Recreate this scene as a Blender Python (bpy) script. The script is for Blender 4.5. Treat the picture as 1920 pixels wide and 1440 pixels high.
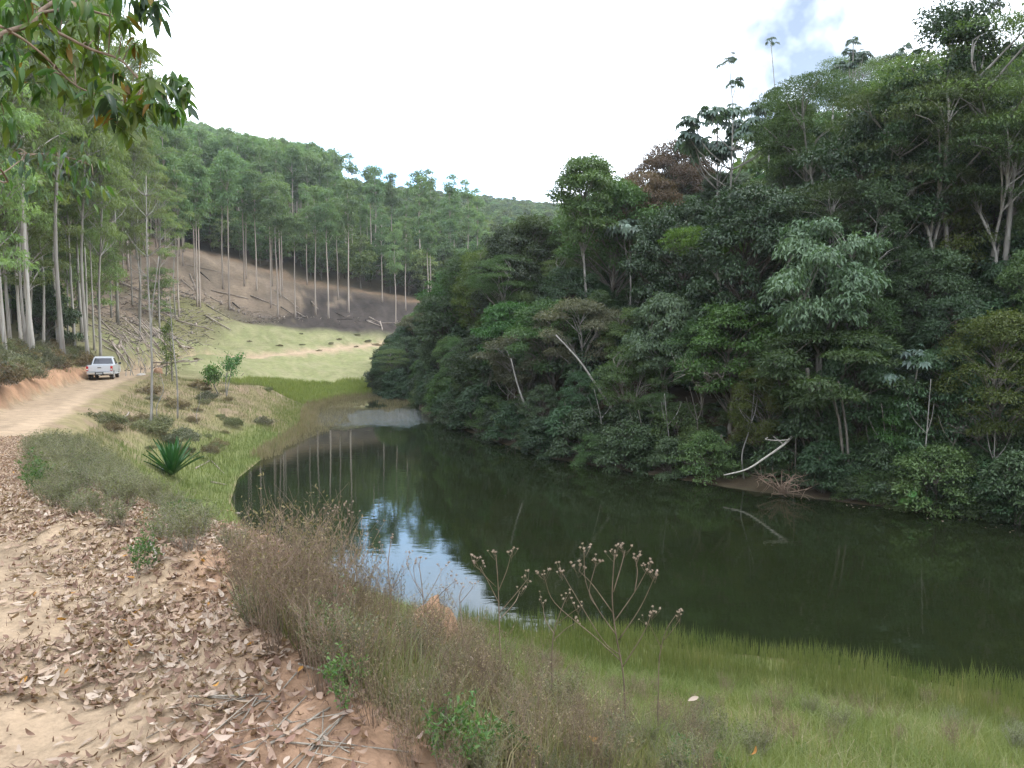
import bpy, math, random
import numpy as np
from mathutils import Vector, Matrix, Quaternion

for o in list(bpy.data.objects):
    bpy.data.objects.remove(o)
S = bpy.context.scene
COL = S.collection
rng = np.random.default_rng(7)
random.seed(7)

# ------------------------------------------------------------------ camera, sky, sun, exposure
CAM_Z = 6.5
PITCH = math.radians(3.576)
cam_d = bpy.data.cameras.new('camera')
cam = bpy.data.objects.new('camera', cam_d)
COL.objects.link(cam)
cam.location = (0, 0, CAM_Z)
cam.rotation_euler = (math.pi / 2 - PITCH, 0, 0)
cam_d.sensor_width = 36
cam_d.lens = 27
cam_d.clip_start = 0.05
cam_d.clip_end = 6000
S.camera = cam

SUN_EL = math.radians(52)
SUN_AZ = math.radians(72)            # compass angle from +Y towards +X: to the right, a little ahead
HAZE = 0.00022
S.render.engine = 'CYCLES'
S.view_settings.view_transform = 'Standard'
S.view_settings.look = 'None'
S.view_settings.exposure = 0.35
S.view_settings.gamma = 1.0
S.view_settings.use_curve_mapping = False
cy = S.cycles
cy.max_bounces = 7
cy.diffuse_bounces = 3
cy.glossy_bounces = 3
cy.transmission_bounces = 4
cy.volume_bounces = 1
cy.transparent_max_bounces = 4
cy.caustics_reflective = False
cy.caustics_refractive = False
cy.use_denoising = True
cy.denoising_prefilter = 'ACCURATE'
try:
    cy.denoiser = 'OPENIMAGEDENOISE'
except Exception:
    pass

W = bpy.data.worlds.new('World')
S.world = W
W.use_nodes = True
nt = W.node_tree
nt.nodes.clear()
def N(t, kind, **kw):
    n = t.nodes.new(kind)
    for k, v in kw.items():
        if k.startswith('i_'):
            n.inputs[k[2:].replace('_', ' ')].default_value = v
        else:
            setattr(n, k, v)
    return n
def L(t, a, b):
    t.links.new(a, b)

CLOUD = (28.0, 30.0, 33.0, 1)
SKY_K = 0.085
def dirvec(px, py):
    u, v = (px - 960) / 1440, (720 - py) / 1440
    d = Vector((u, math.cos(PITCH) + v * math.sin(PITCH), -math.sin(PITCH) + v * math.cos(PITCH)))
    return d.normalized()
out = N(nt, 'ShaderNodeOutputWorld')
bg = N(nt, 'ShaderNodeBackground', i_Strength=SKY_K)
sky = N(nt, 'ShaderNodeTexSky', sky_type='NISHITA', sun_disc=False, sun_elevation=SUN_EL, sun_rotation=SUN_AZ)
sky.air_density = 1.0; sky.dust_density = 0.4; sky.ozone_density = 2.5
geo = N(nt, 'ShaderNodeNewGeometry')
tc = N(nt, 'ShaderNodeTexCoord')
ns = N(nt, 'ShaderNodeTexNoise', i_Scale=3.2, i_Detail=6.0, i_Roughness=0.55)
mp = N(nt, 'ShaderNodeMapping'); mp.inputs['Scale'].default_value = (1, 1, 2.2); mp.inputs['Location'].default_value = (0.7, 2.1, 0.3)
L(nt, tc.outputs['Generated'], mp.inputs['Vector']); L(nt, mp.outputs['Vector'], ns.inputs['Vector'])
rmp = N(nt, 'ShaderNodeMapRange', i_From_Min=0.27, i_From_Max=0.40)
L(nt, ns.outputs['Fac'], rmp.inputs['Value'])
# a gap in the cloud sheet above the right-hand wood, where the blue shows
dot = N(nt, 'ShaderNodeVectorMath', operation='DOT_PRODUCT')
dot.inputs[1].default_value = dirvec(1500, 110)
L(nt, tc.outputs['Generated'], dot.inputs[0])
ns2 = N(nt, 'ShaderNodeTexNoise', i_Scale=14.0, i_Detail=4.0)
L(nt, tc.outputs['Generated'], ns2.inputs['Vector'])
wob = N(nt, 'ShaderNodeMath', operation='MULTIPLY_ADD'); wob.inputs[1].default_value = 0.012; wob.inputs[2].default_value = -0.006
L(nt, ns2.outputs['Fac'], wob.inputs[0])
add = N(nt, 'ShaderNodeMath', operation='ADD'); L(nt, dot.outputs['Value'], add.inputs[0]); L(nt, wob.outputs[0], add.inputs[1])
gap = N(nt, 'ShaderNodeMapRange', i_From_Min=0.9935, i_From_Max=0.9995, i_To_Min=1.0, i_To_Max=0.04)
L(nt, add.outputs[0], gap.inputs['Value'])
mul = N(nt, 'ShaderNodeMath', operation='MULTIPLY'); L(nt, rmp.outputs[0], mul.inputs[0]); L(nt, gap.outputs[0], mul.inputs[1])
mx = N(nt, 'ShaderNodeMix', data_type='RGBA'); mx.inputs['B'].default_value = CLOUD
L(nt, mul.outputs[0], mx.inputs['Factor']); L(nt, sky.outputs[0], mx.inputs['A'])
# thinner, bluer cloud low in the middle of the view
dot2 = N(nt, 'ShaderNodeVectorMath', operation='DOT_PRODUCT'); dot2.inputs[1].default_value = dirvec(790, 290)
L(nt, tc.outputs['Generated'], dot2.inputs[0])
add2 = N(nt, 'ShaderNodeMath', operation='ADD'); L(nt, dot2.outputs['Value'], add2.inputs[0]); L(nt, wob.outputs[0], add2.inputs[1])
thin_ = N(nt, 'ShaderNodeMapRange', i_From_Min=0.985, i_From_Max=0.9995, i_To_Min=0.0, i_To_Max=0.95); L(nt, add2.outputs[0], thin_.inputs['Value'])
mx2 = N(nt, 'ShaderNodeMix', data_type='RGBA'); mx2.inputs['B'].default_value = (12.0, 21.0, 33.0, 1)
L(nt, thin_.outputs[0], mx2.inputs['Factor']); L(nt, mx.outputs['Result'], mx2.inputs['A'])
L(nt, mx2.outputs['Result'], bg.inputs['Color']); L(nt, bg.outputs[0], out.inputs['Surface'])

sun_d = bpy.data.lights.new('sun', 'SUN')
sun_d.energy = 1.5
sun_d.angle = math.radians(10)
sun_d.color = (1.0, 0.95, 0.87)
sun = bpy.data.objects.new('sun', sun_d)
COL.objects.link(sun)
sdir = Vector((math.cos(SUN_EL) * math.sin(SUN_AZ), math.cos(SUN_EL) * math.cos(SUN_AZ), math.sin(SUN_EL)))
sun.rotation_euler = sdir.to_track_quat('Z', 'Y').to_euler()

# ------------------------------------------------------------------ helpers
def P(px, py, d):
    """world point seen at a photo pixel, d metres ahead"""
    u, v = (px - 960) / 1440, (720 - py) / 1440
    yc = math.cos(PITCH) + v * math.sin(PITCH)
    zc = -math.sin(PITCH) + v * math.cos(PITCH)
    s = d / yc
    return np.array((u * s, d, CAM_Z + zc * s))

def proj(x, y, z):
    zz = z - CAM_Z
    w = y * math.cos(PITCH) - zz * math.sin(PITCH)
    v = y * math.sin(PITCH) + zz * math.cos(PITCH)
    w = np.maximum(w, 1e-3)
    return 960 + 1440 * x / w, 720 - 1440 * v / w

def _hash(ix, iy, seed):
    h = (ix.astype(np.int64) * 374761393 + iy.astype(np.int64) * 668265263 + seed * 974634777) & 0xffffffff
    h = ((h ^ (h >> 13)) * 1274126177) & 0xffffffff
    h = (h ^ (h >> 16)) & 0xffffffff
    return h / 4294967296.0
def vnoise(x, y, seed=0):
    x = np.asarray(x, float); y = np.asarray(y, float)
    ix, iy = np.floor(x), np.floor(y)
    fx, fy = x - ix, y - iy
    fx = fx * fx * (3 - 2 * fx); fy = fy * fy * (3 - 2 * fy)
    a = _hash(ix, iy, seed); b = _hash(ix + 1, iy, seed); c = _hash(ix, iy + 1, seed); d = _hash(ix + 1, iy + 1, seed)
    return (a * (1 - fx) + b * fx) * (1 - fy) + (c * (1 - fx) + d * fx) * fy
def fbm(x, y, octv=4, seed=0, gain=0.5):
    s = 0; a = 1; t = 0
    for i in range(octv):
        s = s + a * vnoise(x * 2 ** i + 17.3 * i, y * 2 ** i - 9.1 * i, seed + i); t += a; a *= gain
    return s / t
def sstep(a, b, x):
    t = np.clip((np.asarray(x, float) - a) / (b - a), 0, 1)
    return t * t * (3 - 2 * t)

def mesh_np(name, V, F, mats=(), v=None, col=None, smooth=False, mi=None):
    V = np.asarray(V, np.float32); F = np.asarray(F, np.int32)
    me = bpy.data.meshes.new(name)
    k = F.shape[1]
    me.vertices.add(len(V)); me.vertices.foreach_set('co', V.ravel())
    me.loops.add(F.size); me.loops.foreach_set('vertex_index', F.ravel())
    me.polygons.add(len(F)); me.polygons.foreach_set('loop_start', np.arange(0, F.size, k, dtype=np.int32))
    if smooth:
        me.polygons.foreach_set('use_smooth', np.ones(len(F), dtype=bool))
    if mi is not None:
        me.polygons.foreach_set('material_index', np.asarray(mi, np.int32))
    me.update(calc_edges=True)
    if v is not None:
        a = me.attributes.new('v', 'FLOAT', 'POINT'); a.data.foreach_set('value', np.asarray(v, np.float32))
    if col is not None:
        a = me.attributes.new('tint', 'FLOAT_COLOR', 'POINT')
        c = np.ones((len(V), 4), np.float32); c[:, :3] = col
        a.data.foreach_set('color', c.ravel())
    for m in mats:
        me.materials.append(m)
    return me

class Acc:
    """collects triangles"""
    def __init__(s):
        s.V = []; s.F = []; s.v = []; s.m = []; s.n = 0
    def add(s, V, F, v=0.5, m=0):
        V = np.asarray(V, float); F = np.asarray(F, int)
        if F.shape[1] == 4:
            F = np.concatenate([F[:, [0, 1, 2]], F[:, [0, 2, 3]]])
        s.V.append(V); s.F.append(F + s.n); s.n += len(V)
        s.v.append(np.broadcast_to(np.asarray(v, float), (len(V),)).copy()); s.m.append(np.full(len(F), m))
    def mesh(s, name, mats, smooth=False):
        return mesh_np(name, np.concatenate(s.V), np.concatenate(s.F), mats, np.concatenate(s.v), None, smooth, np.concatenate(s.m))

def tube(pts, rad, sides=5, cap=True):
    pts = np.asarray(pts, float); n = len(pts)
    rad = np.broadcast_to(np.asarray(rad, float), (n,))
    T = np.gradient(pts, axis=0); T /= np.linalg.norm(T, axis=1)[:, None] + 1e-9
    ref = np.array((0.31, 0.95, 0.05)) if abs(T[:, 1]).mean() < 0.8 else np.array((1, 0.1, 0.2))
    A = np.cross(T, ref); A /= np.linalg.norm(A, axis=1)[:, None] + 1e-9
    B = np.cross(T, A)
    ang = np.arange(sides) * 2 * math.pi / sides
    V = pts[:, None, :] + rad[:, None, None] * (np.cos(ang)[None, :, None] * A[:, None, :] + np.sin(ang)[None, :, None] * B[:, None, :])
    V = V.reshape(-1, 3)
    F = []
    for i in range(n - 1):
        for j in range(sides):
            a = i * sides + j; b = i * sides + (j + 1) % sides
            F.append((a, b, b + sides, a + sides))
    F = np.array(F)
    F = np.concatenate([F[:, [0, 1, 2]], F[:, [0, 2, 3]]])
    if cap:
        e = [(0, j + 1, j) for j in range(1, sides - 1)]
        o = (n - 1) * sides
        e += [(o, o + j, o + j + 1) for j in range(1, sides - 1)]
        F = np.concatenate([F, np.array(e)])
    return V, F

def curve(pts, n):
    """smooth polyline through control points (Catmull-Rom)"""
    p = np.asarray(pts, float)
    p = np.concatenate([[2 * p[0] - p[1]], p, [2 * p[-1] - p[-2]]])
    m = len(p) - 3
    t = np.linspace(0, m - 1e-6, n)
    i = t.astype(int); f = (t - i)[:, None]
    a, b, c, d = p[i], p[i + 1], p[i + 2], p[i + 3]
    return 0.5 * (2 * b + (c - a) * f + (2 * a - 5 * b + 4 * c - d) * f ** 2 + (3 * b - a - 3 * c + d) * f ** 3)

def nrm(a):
    return a / (np.linalg.norm(a, axis=-1, keepdims=True) + 1e-9)

def leaf_cards(C, D, Nn, ln, wd, v, fold=0.25, droop=0.15):
    """diamond leaves: C base points, D axis, Nn normal"""
    n = len(C)
    D = nrm(D); side = nrm(np.cross(D, Nn)); Nn = np.cross(side, D)
    ln = np.broadcast_to(ln, (n,))[:, None]; wd = np.broadcast_to(wd, (n,))[:, None]
    mid = C + D * ln * 0.45
    l = mid + side * wd * 0.5 + Nn * wd * fold
    r = mid - side * wd * 0.5 + Nn * wd * fold
    tip = C + D * ln - Nn * ln * droop
    V = np.stack([C, l, tip, r], 1).reshape(-1, 3)
    b = np.arange(n)[:, None] * 4
    F = np.concatenate([b + np.array([[0, 2, 1]]), b + np.array([[0, 3, 2]])])
    return V, F, np.repeat(v, 4)

def link(o, parent=None):
    COL.objects.link(o)
    if parent is not None:
        o.parent = parent
    return o
def obj(name, me, parent=None, loc=None):
    o = link(bpy.data.objects.new(name, me), parent)
    if loc is not None:
        o.location = loc
    return o
def tag(o, label=None, cat=None, group=None, kind=None):
    if label: o['label'] = label
    if cat: o['category'] = cat
    if group: o['group'] = group
    if kind: o['kind'] = kind
    return o
def thing(name, label, cat, loc, group=None, rz=0.0, sc=1.0, tilt=(0, 0)):
    o = link(bpy.data.objects.new(name, None))
    o.empty_display_size = 0.2
    o.location = loc; o.rotation_euler = (tilt[0], tilt[1], rz)
    o.scale = (sc, sc, sc) if np.isscalar(sc) else sc
    return tag(o, label, cat, group)

# ------------------------------------------------------------------ materials
def newmat(name):
    m = bpy.data.materials.new(name); m.use_nodes = True
    m.node_tree.nodes.clear()
    return m, m.node_tree
def leafmat(name, c0, c1, transl=0.3, rough=0.45, spec=0.35, tcol=None, vary=0.35, rare=None):
    m, t = newmat(name)
    o = N(t, 'ShaderNodeOutputMaterial')
    at = N(t, 'ShaderNodeAttribute', attribute_name='v')
    oi = N(t, 'ShaderNodeObjectInfo')
    mix = N(t, 'ShaderNodeMix', data_type='RGBA')
    mix.inputs['A'].default_value = (*c0, 1); mix.inputs['B'].default_value = (*c1, 1)
    L(t, at.outputs['Fac'], mix.inputs['Factor'])
    cur = mix.outputs['Result']
    if rare:
        gt = N(t, 'ShaderNodeMath', operation='GREATER_THAN'); gt.inputs[1].default_value = rare[1]
        L(t, at.outputs['Fac'], gt.inputs[0])
        m2 = N(t, 'ShaderNodeMix', data_type='RGBA'); m2.inputs['B'].default_value = (*rare[0], 1)
        L(t, gt.outputs[0], m2.inputs['Factor']); L(t, cur, m2.inputs['A']); cur = m2.outputs['Result']
    hs = N(t, 'ShaderNodeHueSaturation')
    mr = N(t, 'ShaderNodeMapRange', i_To_Min=1 - vary, i_To_Max=1 + vary)
    L(t, oi.outputs['Random'], mr.inputs['Value']); L(t, mr.outputs[0], hs.inputs['Value'])
    mh = N(t, 'ShaderNodeMath', operation='MULTIPLY_ADD'); mh.inputs[1].default_value = 0.05 * vary / 0.35; mh.inputs[2].default_value = 0.475 + 0.025 * (1 - vary / 0.35)
    fr = N(t, 'ShaderNodeMath', operation='FRACT'); m7 = N(t, 'ShaderNodeMath', operation='MULTIPLY'); m7.inputs[1].default_value = 7.31
    L(t, oi.outputs['Random'], m7.inputs[0]); L(t, m7.outputs[0], fr.inputs[0]); L(t, fr.outputs[0], mh.inputs[0]); L(t, mh.outputs[0], hs.inputs['Hue'])
    L(t, cur, hs.inputs['Color'])
    pb = N(t, 'ShaderNodeBsdfPrincipled', i_Roughness=rough)
    pb.inputs['Specular IOR Level'].default_value = spec
    L(t, hs.outputs[0], pb.inputs['Base Color'])
    tr = N(t, 'ShaderNodeBsdfTranslucent')
    h2 = N(t, 'ShaderNodeMix', data_type='RGBA', blend_type='MULTIPLY'); h2.inputs['Factor'].default_value = 1
    h2.inputs['B'].default_value = (*(tcol or (1.25, 1.35, 0.6)), 1)
    L(t, hs.outputs[0], h2.inputs['A']); L(t, h2.outputs['Result'], tr.inputs['Color'])
    ms = N(t, 'ShaderNodeMixShader'); ms.inputs[0].default_value = transl
    L(t, pb.outputs[0], ms.inputs[1]); L(t, tr.outputs[0], ms.inputs[2]); L(t, ms.outputs[0], o.inputs['Surface'])
    return m
def barkmat(name, c0, c1, scale=(6, 6, 1.2), rough=0.85, c2=None):
    m, t = newmat(name)
    o = N(t, 'ShaderNodeOutputMaterial')
    tcn = N(t, 'ShaderNodeTexCoord'); oi = N(t, 'ShaderNodeObjectInfo')
    mpn = N(t, 'ShaderNodeMapping'); mpn.inputs['Scale'].default_value = scale
    L(t, tcn.outputs['Object'], mpn.inputs['Vector']); L(t, oi.outputs['Random'], mpn.inputs['Location'])
    n1 = N(t, 'ShaderNodeTexNoise', i_Scale=1.5, i_Detail=6.0, i_Roughness=0.65)
    L(t, mpn.outputs[0], n1.inputs['Vector'])
    cr = N(t, 'ShaderNodeValToRGB')
    cr.color_ramp.elements[0].position = 0.33; cr.color_ramp.elements[0].color = (*c0, 1)
    cr.color_ramp.elements[1].position = 0.67; cr.color_ramp.elements[1].color = (*c1, 1)
    if c2:
        e = cr.color_ramp.elements.new(0.5); e.color = (*c2, 1)
    L(t, n1.outputs['Fac'], cr.inputs[0])
    hs = N(t, 'ShaderNodeHueSaturation'); mr = N(t, 'ShaderNodeMapRange', i_To_Min=0.75, i_To_Max=1.2)
    L(t, oi.outputs['Random'], mr.inputs['Value']); L(t, mr.outputs[0], hs.inputs['Value']); L(t, cr.outputs[0], hs.inputs['Color'])
    pb = N(t, 'ShaderNodeBsdfPrincipled', i_Roughness=rough); pb.inputs['Specular IOR Level'].default_value = 0.2
    L(t, hs.outputs[0], pb.inputs['Base Color'])
    bp = N(t, 'ShaderNodeBump', i_Strength=0.5, i_Distance=0.02); L(t, n1.outputs['Fac'], bp.inputs['Height']); L(t, bp.outputs[0], pb.inputs['Normal'])
    L(t, pb.outputs[0], o.inputs['Surface'])
    return m
def plainmat(name, c, rough=0.5, metal=0.0, spec=0.5, coat=0.0, noise=0.0, nscale=8.0, bump=0.0):
    m, t = newmat(name)
    o = N(t, 'ShaderNodeOutputMaterial')
    pb = N(t, 'ShaderNodeBsdfPrincipled', i_Roughness=rough, i_Metallic=metal)
    pb.inputs['Specular IOR Level'].default_value = spec; pb.inputs['Coat Weight'].default_value = coat
    tcn = N(t, 'ShaderNodeTexCoord')
    n1 = N(t, 'ShaderNodeTexNoise', i_Scale=nscale, i_Detail=5.0)
    L(t, tcn.outputs['Object'], n1.inputs['Vector'])
    mr = N(t, 'ShaderNodeMapRange', i_To_Min=1 - noise, i_To_Max=1 + noise); L(t, n1.outputs['Fac'], mr.inputs['Value'])
    hs = N(t, 'ShaderNodeHueSaturation'); hs.inputs['Color'].default_value = (*c, 1)
    L(t, mr.outputs[0], hs.inputs['Value']); L(t, hs.outputs[0], pb.inputs['Base Color'])
    if bump:
        bp = N(t, 'ShaderNodeBump', i_Strength=bump, i_Distance=0.02); L(t, n1.outputs['Fac'], bp.inputs['Height']); L(t, bp.outputs[0], pb.inputs['Normal'])
    L(t, pb.outputs[0], o.inputs['Surface'])
    return m

# ------------------------------------------------------------------ terrain
SHORE = [(-13.6, 42.5), (-12.6, 34.7), (-11.2, 30), (-9.2, 25.6), (-5.5, 20.6), (-1.2, 17.0), (3.4, 15.6), (6.2, 14.8), (10.2, 12.9), (15, 10.4),
         (25, 7), (40, 4), (70, -2), (95, 8), (80, 17), (50, 19), (30, 21.5), (22, 24), (17.2, 26.6), (9.8, 32.2), (1.7, 40.9), (-4.2, 55),
         (-8.2, 68), (-9.6, 80), (-11.5, 84.5), (-14.8, 84.8), (-17.5, 80.5), (-18.6, 72), (-16.8, 63), (-14.6, 55), (-13.9, 48)]
SH = np.array(SHORE, float)
def seg_dist(x, y, A, B):
    d = B - A
    t = np.clip(((x - A[0]) * d[0] + (y - A[1]) * d[1]) / (d @ d), 0, 1)
    return np.hypot(x - A[0] - t * d[0], y - A[1] - t * d[1]), t
def shore_sd(x, y):
    x = np.asarray(x, float); y = np.asarray(y, float)
    best = np.full(x.shape, 1e9); ins = np.zeros(x.shape, bool)
    for i in range(len(SH)):
        A, B = SH[i], SH[(i + 1) % len(SH)]
        dd, _ = seg_dist(x, y, A, B); best = np.minimum(best, dd)
        c = (A[1] > y) != (B[1] > y)
        with np.errstate(divide='ignore', invalid='ignore'):
            xi = (B[0] - A[0]) * (y - A[1]) / (B[1] - A[1]) + A[0]
        ins ^= c & (x < xi)
    return np.where(ins, -best, best)

ROAD = [(-2.6, -30, 5.6), (-2.4, -6, 5.0), (-2.2, 0, 4.95), (-2.75, 3, 4.9), (-3.8, 5.5, 4.82), (-6.0, 8.0, 4.6), (-9.7, 13.4, 4.0), (-13.2, 18.2, 3.6),
        (-16.8, 24.3, 3.32), (-21.6, 35, 3.08), (-26.8, 47, 3.0), (-31.6, 60, 3.06), (-36.3, 73, 3.0), (-39.5, 84, 2.8), (-41.0, 92, 2.8)]
PATH = [(-41.0, 92, 2.8)] + [tuple(P(*q)) for q in ((352, 684, 97), (440, 675, 104), (540, 664, 111), (640, 653, 119), (730, 645, 127), (790, 640, 134))]
RD = np.array(curve(ROAD, 120)); PT = np.array(curve(PATH, 50))
def line_near(x, y, pts):
    x = np.asarray(x, float); y = np.asarray(y, float)
    best = np.full(x.shape, 1e9); bz = np.zeros(x.shape); side = np.zeros(x.shape)
    for i in range(len(pts) - 1):
        A, B = pts[i, :2], pts[i + 1, :2]
        dd, t = seg_dist(x, y, A, B)
        m = dd < best
        best = np.where(m, dd, best); bz = np.where(m, pts[i, 2] + t * (pts[i + 1, 2] - pts[i, 2]), bz)
        s = (B[0] - A[0]) * (y - A[1]) - (B[1] - A[1]) * (x - A[0])
        side = np.where(m, np.sign(s), side)
    return best, bz, side

CP = [  # road surroundings and near slope
    (0, 0, 4.95), (-0.3, 3, 4.75), (-1.3, 5, 4.6), (-3.2, 8, 4.2), (-6.5, 12.5, 3.7), (2.2, 6.6, 2.7), (6, 9, 1.5), (0.6, 8, 2.5), (-2, 12, 2.2), (-6, 17, 1.9),
    (-9, 21, 1.8), (3, 13, 0.5), (0, 14, 0.7), (-5, 18.6, .7), (9, 10.8, 0.5), (4, 2, 3.2), (9, 5, 1.9), (15, 4, 1.7), (20, 0, 2.2),
    (-13, 28, 2.1), (-15.5, 30, 2.4), (-14.2, 34, 1.25), (-17.5, 36, 2.1), (-20, 44, 2.0), (-17, 46, 1.0), (-24, 55, 2.5), (-22, 60, 1.9), (-19, 60, 1.0), (-27.5, 64, 2.7), (-24, 72, 1.7),
    # left of the road
    (-8, 4, 6.2), (-10, 9, 6.2), (-16, 18, 5.4), (-20.5, 26, 4.6), (-25.5, 35, 4.5), (-31, 47, 4.6), (-36, 60, 4.4), (-41, 73, 4.0), (-15, 0, 9), (-22, 12, 9.5), (-35, 30, 10), (-45, 48, 10.5),
    (-60, 40, 18), (-80, 60, 28), (-46, 64, 7.5), (-60, 72, 13), (-90, 90, 33), (-110, 60, 38), (-40, 0, 20), (-70, -20, 34),
    tuple(P(200, 650, 80)), tuple(P(250, 600, 105)), tuple(P(300, 522, 138)), tuple(P(200, 500, 135)), tuple(P(40, 505, 125)), tuple(P(0, 360, 190)), tuple(P(330, 640, 112)), tuple(P(390, 570, 132)),
    # pasture
    tuple(P(430, 705, 82)), tuple(P(560, 715, 92)), tuple(P(690, 722, 92)), tuple(P(690, 690, 103)), tuple(P(560, 690, 100)), tuple(P(600, 640, 122)), tuple(P(480, 640, 118)), tuple(P(720, 625, 132)),
    tuple(P(780, 660, 122)), (-16, 88, .45), (-26, 86, 1.0), (-22, 80, .75),
    # bare and burnt slope
    tuple(P(430, 598, 136)), tuple(P(550, 603, 138)), tuple(P(650, 607, 138)), tuple(P(740, 612, 138)), tuple(P(550, 533, 160)), tuple(P(420, 505, 154)), tuple(P(350, 488, 150)), tuple(P(650, 548, 158)),
    tuple(P(740, 572, 154)), tuple(P(800, 584, 152)), tuple(P(860, 590, 152)),
    # hill with the plantation and the far wood
    tuple(P(330, 425, 200)), tuple(P(450, 430, 215)), tuple(P(620, 402, 275)), tuple(P(540, 440, 215)), tuple(P(700, 460, 230)), tuple(P(830, 414, 390)), tuple(P(760, 440, 310)), tuple(P(900, 445, 330)),
    tuple(P(850, 520, 190)), tuple(P(1000, 420, 430)), tuple(P(1000, 480, 260)), tuple(P(160, 390, 230)), tuple(P(-200, 330, 240)), tuple(P(1200, 430, 450)), tuple(P(1400, 450, 480)),
    tuple(P(1050, 560, 180)),
    # the steep right bank
    (19.5, 34.5, 5.6), (8.4, 47.5, 6.3), (1.5, 60, 6.6), (-3.5, 74, 5.2), (26, 29, 5.8), (40, 26, 7), (60, 26, 8), (36, 40, 15.5), (33, 50, 18), (27.6, 62, 19), (21, 70, 16.5), (15.5, 80, 13.5), (5, 92, 9.5),
    (-3.75, 92, 7.0), (-8, 87, 2.0), (60, 80, 33), (60, 50, 28), (42, 100, 26), (20, 115, 15), (-2, 112, 6.5), (80, 40, 24), (110, 70, 40), (14, 41, 6.0), (12, 56, 12.5), (22, 45, 12.5), (5, 75, 11.5),
    (-9.5, 100, 3.2), (-14, 96, 2.0),
    # out of sight
    (30, -25, 5), (70, -15, 2.5), (110, 0, 8), (0, -40, 9), (-40, -60, 22), (40, -90, 24), (0, -220, 60), (250, -100, 60), (-250, -100, 80), (200, 100, 70), (300, 300, 110), (-300, 100, 100),
    (-250, 300, 110), (0, 650, 120), (-350, 650, 140), (350, 650, 140), (700, 0, 130), (-700, 0, 150), (0, -700, 120), (700, 700, 160), (-700, 700, 160), (700, -700, 150), (-700, -700, 150),
]
CPa = np.array(CP, float)
def _phi(r):
    return np.sqrt(r * r + 9.0)
_D = np.hypot(CPa[:, None, 0] - CPa[None, :, 0], CPa[:, None, 1] - CPa[None, :, 1])
_n = len(CPa)
_M = np.zeros((_n + 1, _n + 1)); _M[:_n, :_n] = _phi(_D) - 0.15 * np.eye(_n); _M[_n, :_n] = 1; _M[:_n, _n] = 1
_w = np.linalg.solve(_M, np.append(CPa[:, 2], 0))
def near_line(x, y, pts):
    """line_near, worked out only where the line is close"""
    sh = x.shape; x = x.ravel(); y = y.ravel()
    c = np.full(len(x), 1e9)
    for q in pts[::5]: c = np.minimum(c, (x - q[0]) ** 2 + (y - q[1]) ** 2)
    m = c < 144
    d = np.full(len(x), 99.); z = np.zeros(len(x)); s = np.zeros(len(x))
    if m.any(): d[m], z[m], s[m] = line_near(x[m], y[m], pts)
    return d.reshape(sh), z.reshape(sh), s.reshape(sh)
MOUNDS = [(-3.45, 6.1, .5, .22), (-2.75, 5.55, .3, .1), (-2.0, 4.75, .42, .26), (-1.45, 3.95, .4, .14), (-1.0, 3.35, .5, .2), (-0.55, 2.8, .5, .12), (-4.6, 7.3, .5, .14)]
def rbf(x, y):
    sh = x.shape; x = x.ravel(); y = y.ravel(); z = np.empty(len(x))
    for i in range(0, len(x), 20000):
        xx, yy = x[i:i + 20000], y[i:i + 20000]
        z[i:i + 20000] = _phi(np.hypot(xx[:, None] - CPa[None, :, 0], yy[:, None] - CPa[None, :, 1])) @ _w[:_n] + _w[_n]
    return z.reshape(sh)
def height(x, y):
    x = np.asarray(x, float); y = np.asarray(y, float)
    scalar = x.ndim == 0
    x = np.atleast_1d(x); y = np.atleast_1d(y)
    z = rbf(x, y)
    r = np.hypot(x, y)
    z = z + (fbm(x * .22, y * .22, 4, 3) - .5) * np.clip(r / 60, .25, 1.6)
    sd = shore_sd(x, y)
    z = np.where(sd > 0, (0.03 + 0.05 * sd) * (1 - sstep(0, 5, sd)) + np.maximum(z, 0.05 + .02 * sd) * sstep(0, 5, sd), np.maximum(-2.5, 0.35 * sd + .03))
    d, rz, side = near_line(x, y, RD)
    hw = 1.28 + (fbm(x * .5, y * .5, 3, 11) - .5) * .6
    crown = .05 * (1 - (d / 1.6) ** 2) - .035 * np.exp(-((d - .75) / .22) ** 2)
    k = np.where(side > 0, sstep(hw, hw + .9, d), sstep(hw, hw + 1.9, d))
    z = np.where(d < 6, (rz + crown * (d < 1.6)) * (1 - k) + z * k, z)
    d2, pz, _ = near_line(x, y, PT)
    k2 = sstep(1.1, 3.0, d2)
    z = np.where(d2 < 4, pz * (1 - k2) + z * k2, z)
    for (mx_, my_, mr_, mh_) in MOUNDS:
        q = ((x - mx_) ** 2 + (y - my_) ** 2) / mr_ ** 2
        z = z + mh_ * np.exp(-q) * (.75 + .5 * fbm(x * 6, y * 6, 3, 5))
    cutz = (side > 0) * sstep(1.3, 2.2, d) * (1 - sstep(4, 6, d)) * (y > 6) * (y < 75)
    z = z + cutz * ((fbm(x * 1.3, y * 1.3, 4, 71) - .5) * .8 - .35 * np.abs(vnoise(x * 2.6, y * 2.6, 72) - .5))
    near = 1 - sstep(10, 25, r)
    z = z + near * ((fbm(x * 2.3, y * 2.3, 3, 8) - .5) * .09 + (fbm(x * 9, y * 9, 3, 9) - .5) * .045 + (vnoise(x * 24, y * 24, 13) - .5) * .014)
    return z[0] if scalar else z

def hpt(x, y):
    return (float(x), float(y), float(height(x, y)))
def ray_ground(px, py, d0=3.0, d1=450.0):
    """first ground point seen at a photo pixel"""
    d = d0 * (d1 / d0) ** np.linspace(0, 1, 500)
    pts = np.array([P(px, py, k) for k in d])
    g = height(pts[:, 0], pts[:, 1])
    i = np.argmax(g >= pts[:, 2])
    if g[i] < pts[i, 2]: i = len(d) - 1
    return (float(pts[i, 0]), float(pts[i, 1]), float(g[i]))

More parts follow.
